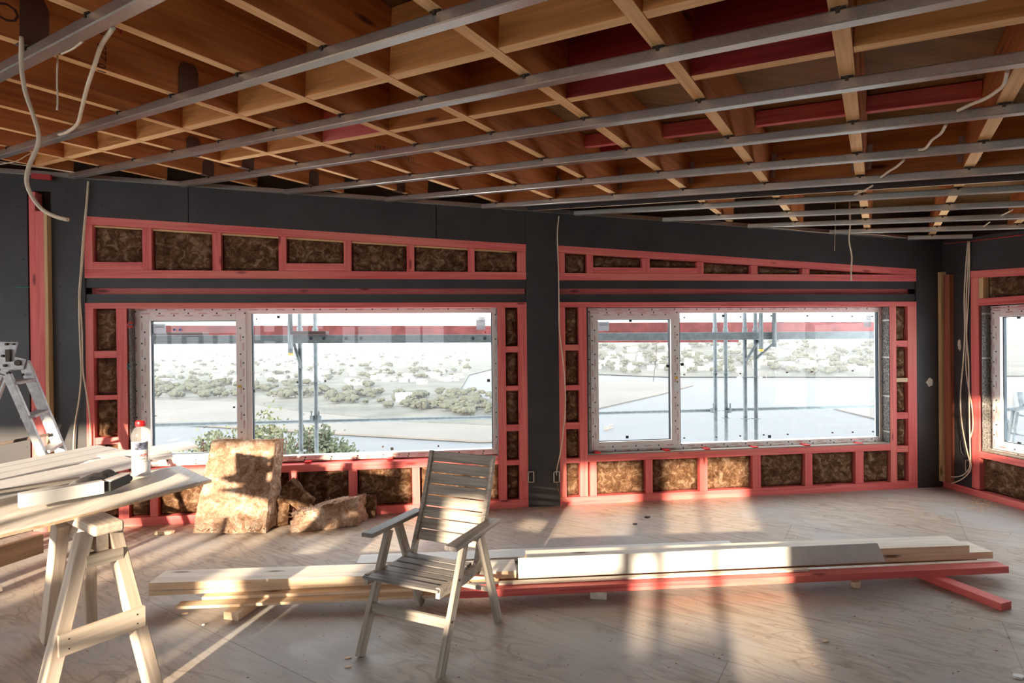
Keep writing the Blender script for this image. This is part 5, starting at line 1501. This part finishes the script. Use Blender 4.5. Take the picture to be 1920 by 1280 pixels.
tag(far_tr.build('distant_trees', M['tree_far'], origin=(300, 1500, ZG)), 'small hazy trees between the far houses across the river', 'trees', kind='stuff')
o = hp[0].copy(); COL.objects.link(o); place(o, Matrix.Translation(aZ(757, 752, ZG + .7)) @ Matrix.Scale(1.25, 4)); tag(o, 'larger white house standing alone before the town in the left window', 'house')
rnd = random.Random(21)
bm_ = MB(); bm_.prism([V((-4, -1.2, 0)), V((4, -1.2, 0)), V((5.5, 0, 0)), V((4, 1.2, 0)), V((-4, 1.2, 0))], (0, 0, 1.6)); bm_.tube([V((0, 0, 1)), V((0, 0, 9))], .15, 5)
bp_ = bm_.build('sailing_boat', M['white'], M=Matrix.Identity(4))
for k in range(14):
    x, y = (rnd.uniform(1180, 1260), rnd.uniform(684, 700)) if k < 6 else (rnd.uniform(1285, 1560), rnd.uniform(704, 735))
    putcopy(bp_, Matrix.Translation(aZ(x, y, ZG - .8)) @ Matrix.Rotation(rnd.random() * 6, 4, 'Z'), 'small white boat moored on the river beyond the right window', 'boat', 'boats on the river')
jt = thing('jetty_piles', aZ(1142, 802, ZG - 1), 'small jetty of dark piles in the water beyond the right window', 'jetty')
for x, y in ((1134, 806), (1139, 807), (1143, 801), (1149, 800)):
    p_ = aZ(x, y, ZG - 1); mb = MB(); mb.tube([p_, p_ + V((0, 0, 3.2))], .14, 6); mb.build('pile', M['brown'], jt)
p_, q_ = aZ(1134, 805, ZG), aZ(1150, 801, ZG); mb = MB(); mb.bar(p_ + V((0, 0, .2)), q_ + V((0, 0, .2)), .8, .25); mb.build('walkway', M['brown'], jt)

# near shrubs just below the building: real leaves on branching stems
M['leaf'] = land_mat('olive_leaves', (.055, .068, .038), (.135, .14, .08), 3.0)
def bush(loc, w, h, n, lab, seed, leaf=.045):
    rnd = random.Random(seed); loc = V(loc); rt = thing('shrub', loc, lab, 'shrub')
    st = MB(); lf = MB(); tips = []
    for k in range(26):
        a = rnd.uniform(0, 6.28); e_ = rnd.random() ** .5; q = loc + V((w * e_ * math.cos(a), w * .6 * e_ * math.sin(a), h * (1.0 - .45 * e_ * e_) * rnd.uniform(.75, 1)))
        mid = loc.lerp(q, .5) + V((rnd.gauss(0, .1), rnd.gauss(0, .1), .1)); st.tube(smooth([loc, mid, q], 3), .02, 5, radii=None); tips.append((mid, q))
    for _ in range(n):
        a, b = rnd.choice(tips); p_ = a.lerp(b, rnd.uniform(.2, 1.08)) + V((rnd.gauss(0, w * .09), rnd.gauss(0, w * .09), rnd.gauss(0, h * .07)))
        d1 = V((rnd.gauss(0, 1), rnd.gauss(0, 1), rnd.gauss(0, 1))).normalized(); d2 = d1.orthogonal().normalized(); L = leaf * rnd.uniform(.6, 1.4)
        b0 = len(lf.v); lf.v += [p_, p_ + d1 * L * .5 + d2 * L * .25, p_ + d1 * L, p_ + d1 * L * .5 - d2 * L * .25]; lf.face([b0, b0 + 1, b0 + 2, b0 + 3])
    st.build('stems', M['plate_dark'], rt); lf.build('foliage', M['leaf'], rt)
YBu = 14.0
def bl2(px_, pyb): return aY(px_, pyb, YBu)
bush(bl2(500, 960), 1.9, 2.35, 5200, 'olive-green shrub outside, below the left window behind the leaning slab', 1, .11)
bush(bl2(600, 950), 1.0, 1.95, 3200, 'denser green shrub outside at the right of the olive one', 2, .11)
bush(bl2(400, 980), 1.2, 2.1, 2500, 'sparse pale shrub outside, furthest left under the left window', 3, .10)
c = aY(268, 900, 9.0); bush(V((c.x, 9.0, c.z)), .16, 2.6, 260, 'twigs with small leaves at the left edge of the left window', 4, .08)

# ============================================================ HAZE over the river valley
hz = bpy.data.materials.new('haze'); hz.use_nodes = True; hn = hz.node_tree
hn.nodes.remove(hn.nodes['Principled BSDF'])
vs_ = hn.nodes.new('ShaderNodeVolumeScatter'); vs_.inputs['Density'].default_value = .00011; vs_.inputs['Color'].default_value = (.97, .98, 1, 1); vs_.inputs['Anisotropy'].default_value = .0
hn.links.new(vs_.outputs[0], hn.nodes['Material Output'].inputs['Volume'])
mb = MB(); mb.box(-4500, 9500, 80, 9500, ZG - 10, 420)
struct(mb.build('haze', hz), 'stuff')
